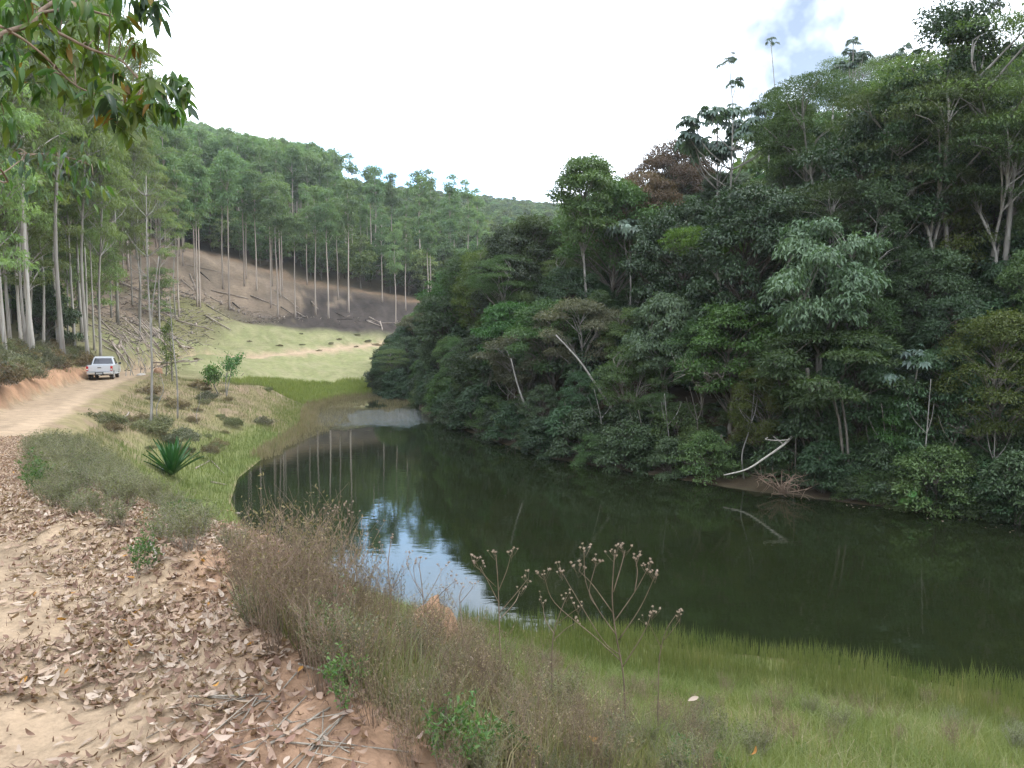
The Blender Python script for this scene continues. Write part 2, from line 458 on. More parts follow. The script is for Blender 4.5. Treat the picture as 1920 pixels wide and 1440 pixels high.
# rings of vertices about the viewpoint, finer where the ground is near
ang = np.concatenate([np.radians(np.linspace(-46, 46, 370)), np.radians(np.linspace(46, 314, 110)[1:-1])])
rad = np.concatenate([[0.6, 1.0, 1.4], 1.6 * (900 / 1.6) ** np.linspace(0, 1, 380)])
AA, RR = np.meshgrid(ang, rad)
X = RR * np.sin(AA); Y = RR * np.cos(AA)
Z = height(X, Y)
na, nr = len(ang), len(rad)
gV = np.concatenate([np.stack([X.ravel(), Y.ravel(), Z.ravel()], 1), [[0, 0, float(height(0., 0.))]]])
idx = np.arange(na * nr).reshape(nr, na)
a_ = idx[:-1]; b_ = idx[1:]
gF = np.stack([a_, np.roll(a_, -1, 1), np.roll(b_, -1, 1), b_], -1).reshape(-1, 4)
gF = gF[:, ::-1]
cen = np.stack([idx[0], np.roll(idx[0], -1), np.full(na, na * nr), np.full(na, na * nr)], 1)

# base colours of the ground, by what it is
gx, gy, gz = gV[:, 0], gV[:, 1], gV[:, 2]
def lerp(a, b, t):
    return a * (1 - t[:, None]) + b * t[:, None]
def C3(*c): return np.array(c)[None, :]
n1 = fbm(gx * .12, gy * .12, 5, 21); n2 = fbm(gx * .9, gy * .9, 4, 22); n3 = fbm(gx * 6, gy * 6, 3, 23)
gpx, gpy = proj(gx, np.maximum(gy, .5), gz)
infront = gy > 1
rd, rz_, rside = line_near(gx, gy, RD)
pd, _, _ = line_near(gx, gy, PT)
sdv = shore_sd(gx, gy)
slope_soil = C3(.225, .16, .11); sand = C3(.33, .245, .165); dry = C3(.20, .165, .085); grass = C3(.20, .205, .095); leaf_floor = C3(.055, .042, .026); orange = C3(.32, .19, .115)
col = np.repeat(leaf_floor, len(gV), 0)
# near bank: dry soil with grass
m_near = (1 - sstep(70, 95, np.hypot(gx, gy))) * (gx < 40) * (sdv > -3)
col = lerp(col, dry * (.7 + .6 * n2[:, None]), m_near * (gx < np.interp(gy, [0, 14, 22, 27, 33, 41, 55, 75], [60, 30, 12, 6, 0, -6, -9, -13])))
col = lerp(col, slope_soil, sstep(.5, .62, n2) * m_near * (gx < np.interp(gy, [0, 14, 22, 27, 33, 41, 55, 75], [60, 30, 12, 6, 0, -6, -9, -13])) * .8)
# pasture
past = sstep(66, 84, gy) * (1 - sstep(131, 140, gy + 6 * (n1 - .5))) * sstep(-58, -44, gx + gy * -.02) * (gx < np.interp(gy, [60, 75, 92, 130], [-8, -9, -8, 2]))
col = lerp(col, grass * (.75 + .5 * n1[:, None]), past)
col = lerp(col, C3(.255, .24, .13), past * sstep(.45, .65, n2) * .8)
# wet edge of the lake: lush grass
col = lerp(col, C3(.10, .16, .035), (1 - sstep(1, 6, sdv)) * (sdv > 0) * (gx < np.interp(gy, [0, 26, 32, 41, 50], [60, 14, 5, -4, -8])) * (gy < 50) * .6)
# felled slope on the left, cleared slope beyond the pasture, burnt patch
felled = sstep(66, 82, gy) * (1 - past) * (gx < np.interp(gy, [60, 100, 130, 160], [-36, -30, 5, 8])) * (1 - sstep(150, 172, gy + .25 * (gx + 40)))
col = lerp(col, C3(.225, .172, .125) * (.7 + .6 * n2[:, None]), felled)
col = lerp(col, C3(.15, .15, .06), felled * sstep(.52, .62, n1) * (1 - sstep(120, 150, gy)))
burn = sstep(128, 134, gy - 3 * (n1 - .5)) * (1 - sstep(152, 158, gy + .12 * gx)) * sstep(-52, -38, gx + 10 * (n1 - .5)) * (gx < 8)
col = lerp(col, C3(.048, .039, .034) * (.45 + 1.3 * fbm(gx * 2.2, gy * 2.2, 3, 29)[:, None]), burn * sstep(.34, .5, n1 * .5 + n2 * .5 + sstep(-60, -20, gx) * .16 - .05))
# firebreak strip along the foot of the wood
fb = np.exp(-((gy + .12 * gx - 158) / 1.6) ** 2) * sstep(-75, -60, gx) * (gx < 8)
col = lerp(col, C3(.235, .155, .10), np.clip(fb * (.3 + .9 * n2), 0, 1))
# open grass near the top of the hill
top = np.exp(-(((gpx - 760) / 55) ** 2 + ((gpy - 352) / 22) ** 2)) * (gy > 250) * infront
col = lerp(col, C3(.20, .22, .07), np.clip(top * 1.6, 0, 1))
# cut earth on the left of the road
cutb = (rside > 0) * (1 - sstep(2.6, 4.2, rd)) * sstep(1.3, 1.8, rd) * (gy > 8) * (gy < 70)
col = lerp(col, orange * (.75 + .5 * n3[:, None]), cutb)
crest = (rside <= 0) * (1 - sstep(2.2, 3.4, rd + .8 * (n2 - .5))) * (gy < 14)
col = lerp(col, C3(.27, .17, .11) * (.8 + .4 * n3[:, None]), crest)
# the road itself and the farm track
wr = 1 - sstep(1.15, 1.7, rd + .9 * (n2 - .5))
rc = sand * (.85 + .3 * n2[:, None])
rc = rc * (1 - .22 * np.exp(-((rd - .1) / .35) ** 2) * sstep(.4, .6, n2))[:, None]
col = lerp(col, rc, wr)
wp = 1 - sstep(1.2, 2.3, pd + 1.0 * (n2 - .5))
col = lerp(col, sand * 1.15, wp)
col = lerp(col, C3(.05, .055, .03), 1 - sstep(-.5, .05, sdv))
col = col * (.86 + .28 * n3[:, None])

gm, t = newmat('ground_soil')
o_ = N(t, 'ShaderNodeOutputMaterial'); at = N(t, 'ShaderNodeAttribute', attribute_name='tint')
tcn = N(t, 'ShaderNodeTexCoord')
nn1 = N(t, 'ShaderNodeTexNoise', i_Scale=26.0, i_Detail=8.0, i_Roughness=0.7); nn2 = N(t, 'ShaderNodeTexNoise', i_Scale=1.6, i_Detail=8.0, i_Roughness=0.7)
L(t, tcn.outputs['Object'], nn1.inputs['Vector']); L(t, tcn.outputs['Object'], nn2.inputs['Vector'])
mm = N(t, 'ShaderNodeMath', operation='ADD'); L(t, nn1.outputs['Fac'], mm.inputs[0]); L(t, nn2.outputs['Fac'], mm.inputs[1])
mr = N(t, 'ShaderNodeMapRange', i_From_Min=0.6, i_From_Max=1.4, i_To_Min=0.55, i_To_Max=1.45); L(t, mm.outputs[0], mr.inputs['Value'])
hs = N(t, 'ShaderNodeHueSaturation'); L(t, mr.outputs[0], hs.inputs['Value']); L(t, at.outputs['Color'], hs.inputs['Color'])
pb = N(t, 'ShaderNodeBsdfPrincipled', i_Roughness=0.95); pb.inputs['Specular IOR Level'].default_value = 0.1
L(t, hs.outputs[0], pb.inputs['Base Color'])
bp = N(t, 'ShaderNodeBump', i_Strength=0.6, i_Distance=0.03); L(t, mm.outputs[0], bp.inputs['Height']); L(t, bp.outputs[0], pb.inputs['Normal'])
L(t, pb.outputs[0], o_.inputs['Surface'])

fc = gF.mean if False else None
fv = gF
favg = lambda a: a[fv].mean(1)
f_road = favg(wr) > .5; f_path = (favg(wp) > .5) & ~f_road
f_past = (favg(past) > .5) & ~f_road & ~f_path
f_hill = (favg(gy) > 131) & ~f_past & ~f_road & ~f_path
f_bank = (favg(sdv) < .0)
f_wood = ~(f_road | f_path | f_past | f_hill | f_bank) & (favg(gx) > np.interp(favg(gy), [-20, 20, 26, 32, 41, 55, 75, 90], [60, 60, 16, 9, 1, -5, -10, -9]))
rest = ~(f_road | f_path | f_past | f_hill | f_bank | f_wood)
def sub_ground(name, mask, extra=None):
    Fm = fv[mask]
    if extra is not None: Fm = np.concatenate([Fm, extra])
    used, inv = np.unique(Fm.ravel(), return_inverse=True)
    Fq = inv.reshape(-1, 4)
    me = mesh_np(name, gV[used], Fq[:, :], [gm], None, col[used], True)
    return tag(obj(name, me), kind='structure')
sub_ground('dirt_road', f_road); sub_ground('farm_track', f_path); sub_ground('pasture', f_past); sub_ground('hill', f_hill)
sub_ground('lake_bed', f_bank); sub_ground('wooded_slope', f_wood)
g_obj = sub_ground('ground', rest)
tri = np.stack([idx[0], np.roll(idx[0], -1), np.full(na, na * nr)], 1)[:, ::-1]
u_, inv_ = np.unique(tri.ravel(), return_inverse=True)
tag(obj('ground_underfoot', mesh_np('ground_underfoot', gV[u_], inv_.reshape(-1, 3), [gm], None, col[u_], True)), kind='structure')

# ------------------------------------------------------------------ water
wm, t = newmat('lake_water')
o_ = N(t, 'ShaderNodeOutputMaterial')
pb = N(t, 'ShaderNodeBsdfPrincipled', i_Roughness=0.03, i_IOR=1.33)
pb.inputs['Base Color'].default_value = (.009, .0125, .0045, 1); pb.inputs['Specular IOR Level'].default_value = 0.75
tcn = N(t, 'ShaderNodeTexCoord')
mp1 = N(t, 'ShaderNodeMapping'); mp1.inputs['Scale'].default_value = (.9, 2.2, 1); L(t, tcn.outputs['Object'], mp1.inputs['Vector'])
w1 = N(t, 'ShaderNodeTexNoise', i_Scale=1.1, i_Detail=3.0, i_Roughness=0.55); L(t, mp1.outputs[0], w1.inputs['Vector'])
mp2 = N(t, 'ShaderNodeMapping'); mp2.inputs['Scale'].default_value = (3.0, 5.5, 1); L(t, tcn.outputs['Object'], mp2.inputs['Vector'])
w2 = N(t, 'ShaderNodeTexNoise', i_Scale=0.75, i_Detail=2.0); L(t, mp2.outputs[0], w2.inputs['Vector'])
# a breeze ruffles the far left of the lake
sep = N(t, 'ShaderNodeVectorMath', operation='DISTANCE'); sep.inputs[1].default_value = (-11.2, 62, 0)
mp3 = N(t, 'ShaderNodeMapping'); mp3.inputs['Scale'].default_value = (1, 1, 1); L(t, tcn.outputs['Object'], mp3.inputs['Vector']); L(t, mp3.outputs[0], sep.inputs[0])
w3 = N(t, 'ShaderNodeTexNoise', i_Scale=.35, i_Detail=3.0); L(t, tcn.outputs['Object'], w3.inputs['Vector'])
dd = N(t, 'ShaderNodeMath', operation='MULTIPLY_ADD'); dd.inputs[1].default_value = 7.0; L(t, w3.outputs['Fac'], dd.inputs[0]); L(t, sep.outputs['Value'], dd.inputs[2])
rip = N(t, 'ShaderNodeMapRange', i_From_Min=6.5, i_From_Max=12.5, i_To_Min=1.0, i_To_Max=0.0); L(t, dd.outputs[0], rip.inputs['Value'])
s2 = N(t, 'ShaderNodeMath', operation='MULTIPLY_ADD'); s2.inputs[1].default_value = 1.5; s2.inputs[2].default_value = 0.006; L(t, rip.outputs[0], s2.inputs[0])
h2 = N(t, 'ShaderNodeMath', operation='MULTIPLY'); L(t, w2.outputs['Fac'], h2.inputs[0]); L(t, s2.outputs[0], h2.inputs[1])
h1 = N(t, 'ShaderNodeMath', operation='MULTIPLY_ADD'); h1.inputs[1].default_value = 0.023; L(t, w1.outputs['Fac'], h1.inputs[0]); L(t, h2.outputs[0], h1.inputs[2])
bp = N(t, 'ShaderNodeBump', i_Strength=1.0, i_Distance=0.10); L(t, h1.outputs[0], bp.inputs['Height']); L(t, bp.outputs[0], pb.inputs['Normal'])
L(t, pb.outputs[0], o_.inputs['Surface'])
cv = SH.copy(); cx = cv.mean(0)
# grow the outline a little so that the ground itself cuts the waterline
wv = []
for i in range(len(SH)):
    a, b, c = SH[i - 1], SH[i], SH[(i + 1) % len(SH)]
    d = (c - a); n_ = np.array((d[1], -d[0])); n_ /= np.linalg.norm(n_)
    q = b + n_ * .6
    if shore_sd(np.array([q[0]]), np.array([q[1]]))[0] < 0: q = b - n_ * .6
    wv.append((q[0], q[1], 0.0))
me = bpy.data.meshes.new('water'); me.from_pydata(wv, [], [list(range(len(wv)))]); me.update()
if me.polygons[0].normal.z < 0: me.flip_normals()
me.materials.append(wm)
tag(obj('water', me), kind='structure')

# ------------------------------------------------------------------ tree kinds
BARK_EUC = barkmat('eucalyptus_bark', (.20, .175, .15), (.42, .405, .38), (5, 5, .45), c2=(.34, .315, .28))
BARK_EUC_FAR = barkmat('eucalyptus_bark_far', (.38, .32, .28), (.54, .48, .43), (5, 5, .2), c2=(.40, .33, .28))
BARK_WOOD = barkmat('forest_bark', (.10, .088, .072), (.235, .215, .185), (6, 6, 1.0))
BARK_PALE = barkmat('pale_bark', (.15, .14, .125), (.36, .345, .315), (5, 5, .8))
BARK_DARK = barkmat('dark_bark', (.05, .042, .035), (.13, .11, .09), (6, 6, 1.0))
DRYWOOD = barkmat('dry_wood', (.22, .185, .155), (.42, .375, .33), (3, 3, 1))
G_DEEP = leafmat('leaf_deep_green', (.022, .048, .020), (.058, .102, .041), .2, .42, .4)
G_MID = leafmat('leaf_mid_green', (.044, .082, .029), (.108, .165, .056), .28, .45, .35)
G_OLIVE = leafmat('leaf_olive', (.046, .074, .033), (.098, .132, .058), .28, .5, .3)
G_YELLOW = leafmat('leaf_yellow_green', (.060, .105, .024), (.145, .19, .045), .35, .5, .3)
G_PALE = leafmat('leaf_pale_green', (.055, .095, .048), (.12, .17, .095), .25, .4, .45)
G_BRIGHT = leafmat('leaf_bright_green', (.040, .105, .022), (.085, .175, .04), .3, .42, .4)
G_BROWN = leafmat('leaf_brown', (.075, .058, .038), (.20, .135, .085), .25, .55, .3)
G_GREYOLIVE = leafmat('leaf_grey_olive', (.085, .092, .060), (.17, .17, .11), .28, .55, .3)
G_EUC = leafmat('leaf_eucalyptus', (.135, .195, .085), (.26, .325, .145), .42, .42, .4)
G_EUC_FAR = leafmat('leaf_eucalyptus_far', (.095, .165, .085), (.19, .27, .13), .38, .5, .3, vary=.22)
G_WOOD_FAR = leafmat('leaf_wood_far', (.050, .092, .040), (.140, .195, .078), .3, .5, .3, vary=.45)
G_CECROPIA = leafmat('leaf_cecropia', (.10, .155, .115), (.22, .29, .235), .22, .4, .5)
G_CECDARK = leafmat('leaf_cecropia_dark', (.045, .085, .065), (.11, .16, .13), .22, .4, .5)

def profile(shape, t):
    if shape == 'dome':
        return np.where(t > .3, np.sqrt(np.clip(1 - ((t - .3) / .72) ** 2, 0, 1)), .62 + .38 * t / .3)
    if shape == 'round':
        return np.sqrt(np.clip(1 - (2 * t - 1) ** 2, 0.02, 1))
    if shape == 'umbrella':
        return np.where(t > .55, 1.0 - .75 * ((t - .55) / .45) ** 2, .35 + .65 * t / .55)
    if shape == 'column':
        return .55 + .45 * np.sin(math.pi * np.clip(t * .9 + .15, 0, 1))
    if shape == 'cone':
        return 1.05 - .95 * t
    if shape == 'bush':
        return np.sqrt(np.clip(1 - t ** 2.2, 0.02, 1))
    return np.ones_like(t)

def tree_proto(name, seed, H, z0, z1, R, shape, ncl, clr, flat, nl, ll, lw, droop, lm, bm, tr, stems=1, fork=.3, lean=0., sides=6, bsides=4, up=.4, surf=.6, shift=(0, 0), bend=.25, branches=True, asym=.3, swirl=0):
    g = np.random.default_rng(seed)
    # clumps of foliage
    t = g.random(ncl) ** .85
    a = g.random(ncl) * 2 * math.pi
    lob = 1 + asym * np.sin(a * 2 + g.random() * 6) * .6 + asym * np.sin(a * 3 + g.random() * 6 + t * 3) * .6
    rr = R * profile(shape, t) * np.sqrt(surf ** 2 + (1 - surf ** 2) * g.random(ncl)) * lob * (1 - .15 * g.random(ncl))
    top = np.array((lean * H + shift[0], shift[1], 0))
    zc = z0 + (z1 - z0) * t
    Cc = np.stack([rr * np.cos(a), rr * np.sin(a), zc], 1) + top[None, :] * (zc / z1)[:, None]
    cr = clr * (.65 + .7 * g.random(ncl))
    tb = Acc()
    # stems
    S_ = []
    for k in range(stems):
        if stems == 1:
            e = np.array((0, 0, z0 + (z1 - z0) * .8)) + top * .85
            pts = [(0, 0, -.4), e * .33 + np.append(g.normal(0, bend * .5, 2), 0), e * .66 + np.append(g.normal(0, bend, 2), 0), e]
            rad_ = lambda n: tr * (1 - .8 * np.linspace(0, 1, n)) + tr * .35 * np.exp(-np.linspace(0, 1, n) * 14)
        else:
            aa = k * 2 * math.pi / stems + g.random() * .9
            rx = R * (.35 + .3 * g.random())
            e = np.array((math.cos(aa) * rx, math.sin(aa) * rx, z0 + (z1 - z0) * (.55 + .3 * g.random()))) + top * .85
            f = np.array((0, 0, H * fork)) + top * fork + np.append(g.normal(0, .1, 2), 0)
            pts = [(0, 0, -.4), f * .6, f, f * .45 + e * .55 + np.append(g.normal(0, bend, 2), .3), e]
            rad_ = lambda n: tr * (.8 - .66 * np.linspace(0, 1, n)) + tr * .35 * np.exp(-np.linspace(0, 1, n) * 14)
        c = curve(pts, 12)
        S_.append(c)
        V, F = tube(c, rad_(12), sides)
        tb.add(V, F, .5)
    # limbs from the stems to the clumps
    if branches:
        for i in range(ncl):
            st = S_[int(g.integers(len(S_)))] if stems > 1 else S_[0]
            if stems > 1:
                dd = [np.min(np.linalg.norm(s - Cc[i], axis=1)) for s in S_]
                st = S_[int(np.argmin(dd))]
            hd = np.hypot(*(st[:, :2] - Cc[i, :2]).T)
            want = Cc[i, 2] - .75 * hd - .3
            j = int(np.argmin(np.abs(st[:, 2] - want) + (st[:, 2] < z0 * .35) * 5))
            p0 = st[j]; p1 = Cc[i]
            mid = (p0 + p1) / 2 + np.array((0, 0, .12 * np.linalg.norm(p1 - p0))) * (1 if droop < .5 else 1.3) + g.normal(0, .08 * np.linalg.norm(p1 - p0), 3)
            br = min(tr * .36, .010 + .013 * np.linalg.norm(p1 - p0))
            V, F = tube(curve([p0, mid, p1], 5), np.linspace(br, br * .3, 5), bsides, False)
            tb.add(V, F, .5)
    trunk = tb.mesh(name + '_trunk', [bm], True)
    # leaves on the clumps
    ci = g.choice(ncl, nl, p=cr ** 2 / (cr ** 2).sum())
    u = nrm(g.normal(0, 1, (nl, 3)))
    u[:, 2] = np.where(u[:, 2] < -.2, -u[:, 2] * .7, u[:, 2])
    q = (.45 + .55 * g.random(nl) ** .6)[:, None] * cr[ci][:, None]
    pos = Cc[ci] + u * q * np.array((1, 1, flat))
    outw = nrm(np.stack([Cc[ci, 0] - top[0], Cc[ci, 1] - top[1], np.full(nl, .2)], 1))
    nn = nrm(u * .5 + np.array((0, 0, up)) + g.normal(0, .32, (nl, 3)))
    D = nrm(g.normal(0, .8, (nl, 3)) + u * .7 + outw * .3 + np.array((0, 0, -droop * 2)))
    ccl = g.random(ncl)
    v = np.clip(.45 * ccl[ci] + .55 * g.random(nl), 0, 1)
    s = .7 + .6 * g.random(nl)
    V, F, vv = leaf_cards(pos, D, nn, ll * s, lw * s, v)
    crown = mesh_np(name + '_crown', V, F, [lm], vv)
    return trunk, crown

def joined(name, pair):
    """one mesh out of a trunk and a crown, for the uncountable far wood"""
    Vs, Fs, vs, ms, n = [], [], [], [], 0
    for k, me in enumerate(pair):
        v = np.empty(len(me.vertices) * 3, np.float32); me.vertices.foreach_get('co', v)
        f = np.empty(len(me.loops), np.int32); me.loops.foreach_get('vertex_index', f)
        a = np.empty(len(me.vertices), np.float32); me.attributes['v'].data.foreach_get('value', a)
        Vs.append(v.reshape(-1, 3)); Fs.append(f.reshape(-1, 3) + n); vs.append(a); ms.append(np.full(len(f) // 3, k)); n += len(a)
    return mesh_np(name, np.concatenate(Vs), np.concatenate(Fs), [pair[0].materials[0], pair[1].materials[0]], np.concatenate(vs), None, False, np.concatenate(ms))

TP = tree_proto
K = {}
#                 name      seed  H   z0   z1    R   shape    ncl clr flat  nl   ll   lw  droop  leaf   bark
K['broad'] = [TP('broad', 1, 10, 4.2, 9.4, 3.3, 'dome', 80, 0.82, 0.80, 19024, 0.187, 0.088, .25, G_MID, BARK_WOOD, .16),
              TP('broad_b', 2, 10, 3.6, 9.4, 3.0, 'dome', 76, 0.82, 0.80, 18560, 0.172, 0.080, .2, G_MID, BARK_WOOD, .15, stems=2, fork=.25)]
K['deep'] = [TP('deep', 3, 10, 2.6, 9.5, 3.3, 'dome', 107, 0.78, 0.85, 22040, 0.203, 0.088, .4, G_DEEP, BARK_DARK, .2),
             TP('deep_b', 4, 9, 2.2, 8.6, 3.0, 'round', 101, 0.78, 0.85, 20880, 0.187, 0.080, .35, G_DEEP, BARK_DARK, .18)]
K['feather'] = [TP('feather', 5, 11, 6.6, 10.6, 4.0, 'umbrella', 54, 1.25, .26, 20880, 0.156, 0.044, .05, G_OLIVE, BARK_PALE, .15, stems=3, fork=.4, up=1.3),
                TP('feather_b', 6, 11, 6.0, 10.4, 3.5, 'umbrella', 45, 1.25, .3, 18560, 0.156, 0.044, .15, G_MID, BARK_PALE, .14, stems=2, fork=.45, up=1.2)]
K['flattop'] = [TP('flattop', 7, 9, 7.3, 8.7, 2.6, 'umbrella', 22, 1.0, .22, 5000, .20, .05, .05, G_YELLOW, BARK_PALE, .11, stems=2, fork=.7, lean=.22, up=1.4)]
K['pale'] = [TP('pale', 8, 9, 4.4, 8.7, 2.3, 'round', 58, 0.70, 0.85, 12992, 0.234, 0.080, .75, G_PALE, BARK_PALE, .12, stems=2, fork=.45),
             TP('pale_b', 9, 8, 3.6, 7.7, 2.2, 'dome', 55, 0.66, 0.85, 12064, 0.218, 0.072, .6, G_PALE, BARK_PALE, .11, stems=3, fork=.3)]
K['brown'] = [TP('brown', 10, 10, 2.8, 9.6, 3.9, 'dome', 105, 0.78, 0.80, 20880, 0.234, 0.072, .6, G_BROWN, BARK_DARK, .22)]
K['yellow'] = [TP('yellow', 11, 10, 2.6, 9.5, 3.7, 'dome', 105, 0.82, 0.80, 22040, 0.187, 0.072, .35, G_YELLOW, BARK_WOOD, .18)]
K['bright'] = [TP('bright', 12, 8, 2.6, 7.6, 3.0, 'dome', 76, 0.82, 0.62, 17400, 0.203, 0.080, .35, G_BRIGHT, BARK_WOOD, .14)]
K['greyolive'] = [TP('greyolive', 13, 7, 3.2, 6.6, 3.3, 'umbrella', 70, 0.74, 0.50, 17400, 0.172, 0.056, .3, G_GREYOLIVE, BARK_PALE, .14, stems=3, fork=.22)]
K['slim'] = [TP('slim', 14, 12, 7.2, 11.6, 1.8, 'round', 45, 0.66, 0.80, 10672, 0.187, 0.080, .3, G_MID, BARK_PALE, .12, bend=.5),
             TP('slim_b', 15, 12, 5.5, 11.6, 1.7, 'column', 52, 0.66, 0.75, 10672, 0.172, 0.072, .3, G_DEEP, BARK_PALE, .12, bend=.5)]
K['tiered'] = [TP('tiered', 16, 7, 3.4, 6.7, 2.9, 'dome', 52, 0.82, 0.45, 16240, 0.234, 0.060, .3, G_MID, BARK_WOOD, .12, stems=3, fork=.12)]
K['bush'] = [TP('bush', 17, 3.4, .1, 3.2, 2.0, 'bush', 59, 0.57, 0.85, 8120, 0.172, 0.080, .35, G_DEEP, BARK_DARK, .06, stems=3, fork=.1),
             TP('bush_b', 18, 3.2, .1, 3.0, 1.9, 'bush', 57, 0.53, 0.85, 7540, 0.156, 0.064, .3, G_MID, BARK_DARK, .05, stems=3, fork=.1),
             TP('bush_c', 19, 4.2, .1, 4.0, 1.7, 'bush', 57, 0.57, 0.90, 7540, 0.218, 0.096, .6, G_DEEP, BARK_WOOD, .06, stems=3, fork=.12)]
K['tower'] = [TP('tower', 20, 6.5, .2, 6.2, 2.1, 'dome', 122, 0.61, 0.85, 19720, 0.218, 0.096, .55, G_BRIGHT, BARK_WOOD, .1, asym=.45),
              TP('tower_b', 21, 6.5, .2, 6.2, 1.9, 'column', 111, 0.61, 0.90, 18560, 0.187, 0.080, .6, G_DEEP, BARK_WOOD, .1, asym=.45)]
K['euc'] = [TP('euc', 31, 30, 13, 29.5, 3.4, 'column', 84, .95, .8, 11000, .32, .085, .7, G_EUC, BARK_EUC, .145, sides=8, bend=.25, surf=.25),
            TP('euc_b', 32, 28, 11.5, 27.5, 3.5, 'column', 84, 1.0, .8, 11000, .32, .085, .7, G_EUC, BARK_EUC, .13, sides=8, bend=.3, surf=.2),
            TP('euc_c', 33, 26, 6, 25.5, 3.0, 'column', 92, .95, .75, 13000, .32, .085, .6, G_EUC, BARK_EUC, .115, sides=8, bend=.35, surf=.2)]
K['young'] = [TP('young', 34, 9, 1.5, 8.6, 2.2, 'column', 50, .85, .7, 6000, .24, .07, .6, G_EUC, BARK_WOOD, .07, bend=.35, surf=.3),
              TP('young_b', 35, 7, .8, 6.6, 2.0, 'column', 46, .8, .65, 5600, .22, .065, .5, G_BRIGHT, BARK_WOOD, .06, stems=2, fork=.2, surf=.3)]
K['eucmid'] = [TP('eucmid', 36, 26, 15, 25.6, 2.2, 'dome', 34, 1.15, .75, 2100, .62, .22, .45, G_EUC_FAR, BARK_EUC_FAR, .19, sides=5, bsides=3, bend=.15, surf=.3),
               TP('eucmid_b', 37, 26, 13.5, 25.6, 2.0, 'column', 36, 1.1, .75, 2100, .60, .20, .5, G_EUC_FAR, BARK_EUC_FAR, .17, sides=5, bsides=3, bend=.2, surf=.3),
               TP('eucmid_c', 38, 26, 16.5, 25.6, 2.3, 'round', 30, 1.15, .7, 1900, .62, .22, .45, G_EUC_FAR, BARK_EUC_FAR, .18, sides=5, bsides=3, bend=.15, surf=.3)]
K['eucfar'] = [TP('eucfar%d' % i, 40 + i, 24, 14, 23.6, 2.0, ('dome', 'round', 'column')[i % 3], 20, 1.25, .75, 620, 1.0, .42, .35, G_EUC_FAR, BARK_EUC_FAR, .2, sides=4, bsides=3, bend=.15, surf=.3, branches=(i == 0)) for i in range(3)]
K['woodmid'] = [TP('woodmid%d' % i, 50 + i, 12, 2.5, 11.5, (3.6, 3.0, 2.6)[i % 3], ('dome', 'round', 'umbrella')[i % 3], 40, 1.2, .55, 2300, .55, .26, .3, G_WOOD_FAR, BARK_WOOD, .16, sides=5, bsides=3) for i in range(4)]
K['woodfar'] = [TP('woodfar%d' % i, 60 + i, 12, 2.5, 11.5, (4.2, 3.4, 3.6)[i % 3], ('dome', 'round', 'umbrella')[i % 3], 26, 1.5, .5, 620, 1.15, .6, .25, G_WOOD_FAR, BARK_WOOD, .2, sides=4, bsides=3, branches=False) for i in range(4)]
HGT = dict(broad=9.8, deep=9.8, feather=10.8, flattop=8.9, pale=9, brown=10, yellow=10, bright=8, greyolive=6.8, slim=12, tiered=7, bush=3.5, tower=6.7, euc=29, young=8.8, eucmid=26, eucfar=24, woodmid=12, woodfar=12)
NAME = dict(broad='broadleaf_tree', deep='broadleaf_tree', feather='feathery_tree', flattop='flat_topped_tree', pale='pale_leaved_tree', brown='brown_leaved_tree', yellow='broadleaf_tree', bright='broadleaf_tree',
            greyolive='overhanging_tree', slim='slender_tree', tiered='tiered_tree', bush='shrub', tower='creeper_covered_tree', euc='eucalyptus_tree', young='young_eucalyptus', eucmid='eucalyptus_tree', eucfar='eucalyptus_tree',
            woodmid='broadleaf_tree', woodfar='broadleaf_tree')

def plant(kind, x, y, Ht, label, group=None, cat='tree', rz=None, wide=1.0, var=None, z=None, tilt=(0, 0), name=None, sink=.15):
    k = K[kind]
    tm, cm = k[int(rng.integers(len(k))) if var is None else var]
    s = Ht / HGT[kind]
    if z is None: z = float(height(x, y))
    r = thing(name or NAME[kind], label, cat, (x, y, z - sink), group, rng.random() * 6.28 if rz is None else rz, (s * wide, s * wide, s), tilt)
    obj('trunk', tm, r); obj('crown', cm, r)
    return r

def depth_for_top(px, py, Ht, d0, d1):
    d = np.linspace(d0, d1, 160)
    pts = np.array([P(px, py, k) for k in d])
    hh = pts[:, 2] - height(pts[:, 0], pts[:, 1])
    i = int(np.argmin(np.abs(hh - Ht)))
    return pts[i], hh[i]

BANK_Y = lambda px: np.interp(px, [700, 780, 850, 1020, 1400, 1900, 2100], [84, 78, 56, 41.5, 33, 27.3, 25.5])
HERO = []
def hero(kind, px, py, Ht, label, group=None, dmax=110, rz=None, wide=1.0, var=None, off=1.0, **kw):
    p, h = depth_for_top(px, py, Ht, BANK_Y(px) + off, dmax)
    Ht2 = min(max(h, Ht * .6), Ht * 1.35)
    r = plant(kind, p[0], p[1], Ht2, label, group, rz=rz, wide=wide, var=var, **kw)
    w = dict(broad=3.6, deep=3.6, feather=4.2, flattop=3, pale=2.6, brown=4.2, yellow=4, bright=3.3, greyolive=3.6, slim=2, tiered=3.2, bush=2.2, tower=2.4).get(kind, 3) * Ht2 / HGT.get(kind, 10) * wide
    wp_ = w / p[1] * 1440
    HERO.append((px - wp_, py - 10, px + wp_, py + .75 * Ht2 / p[1] * 1440, p[1], p[0], p[1]))
    return r, p, Ht2

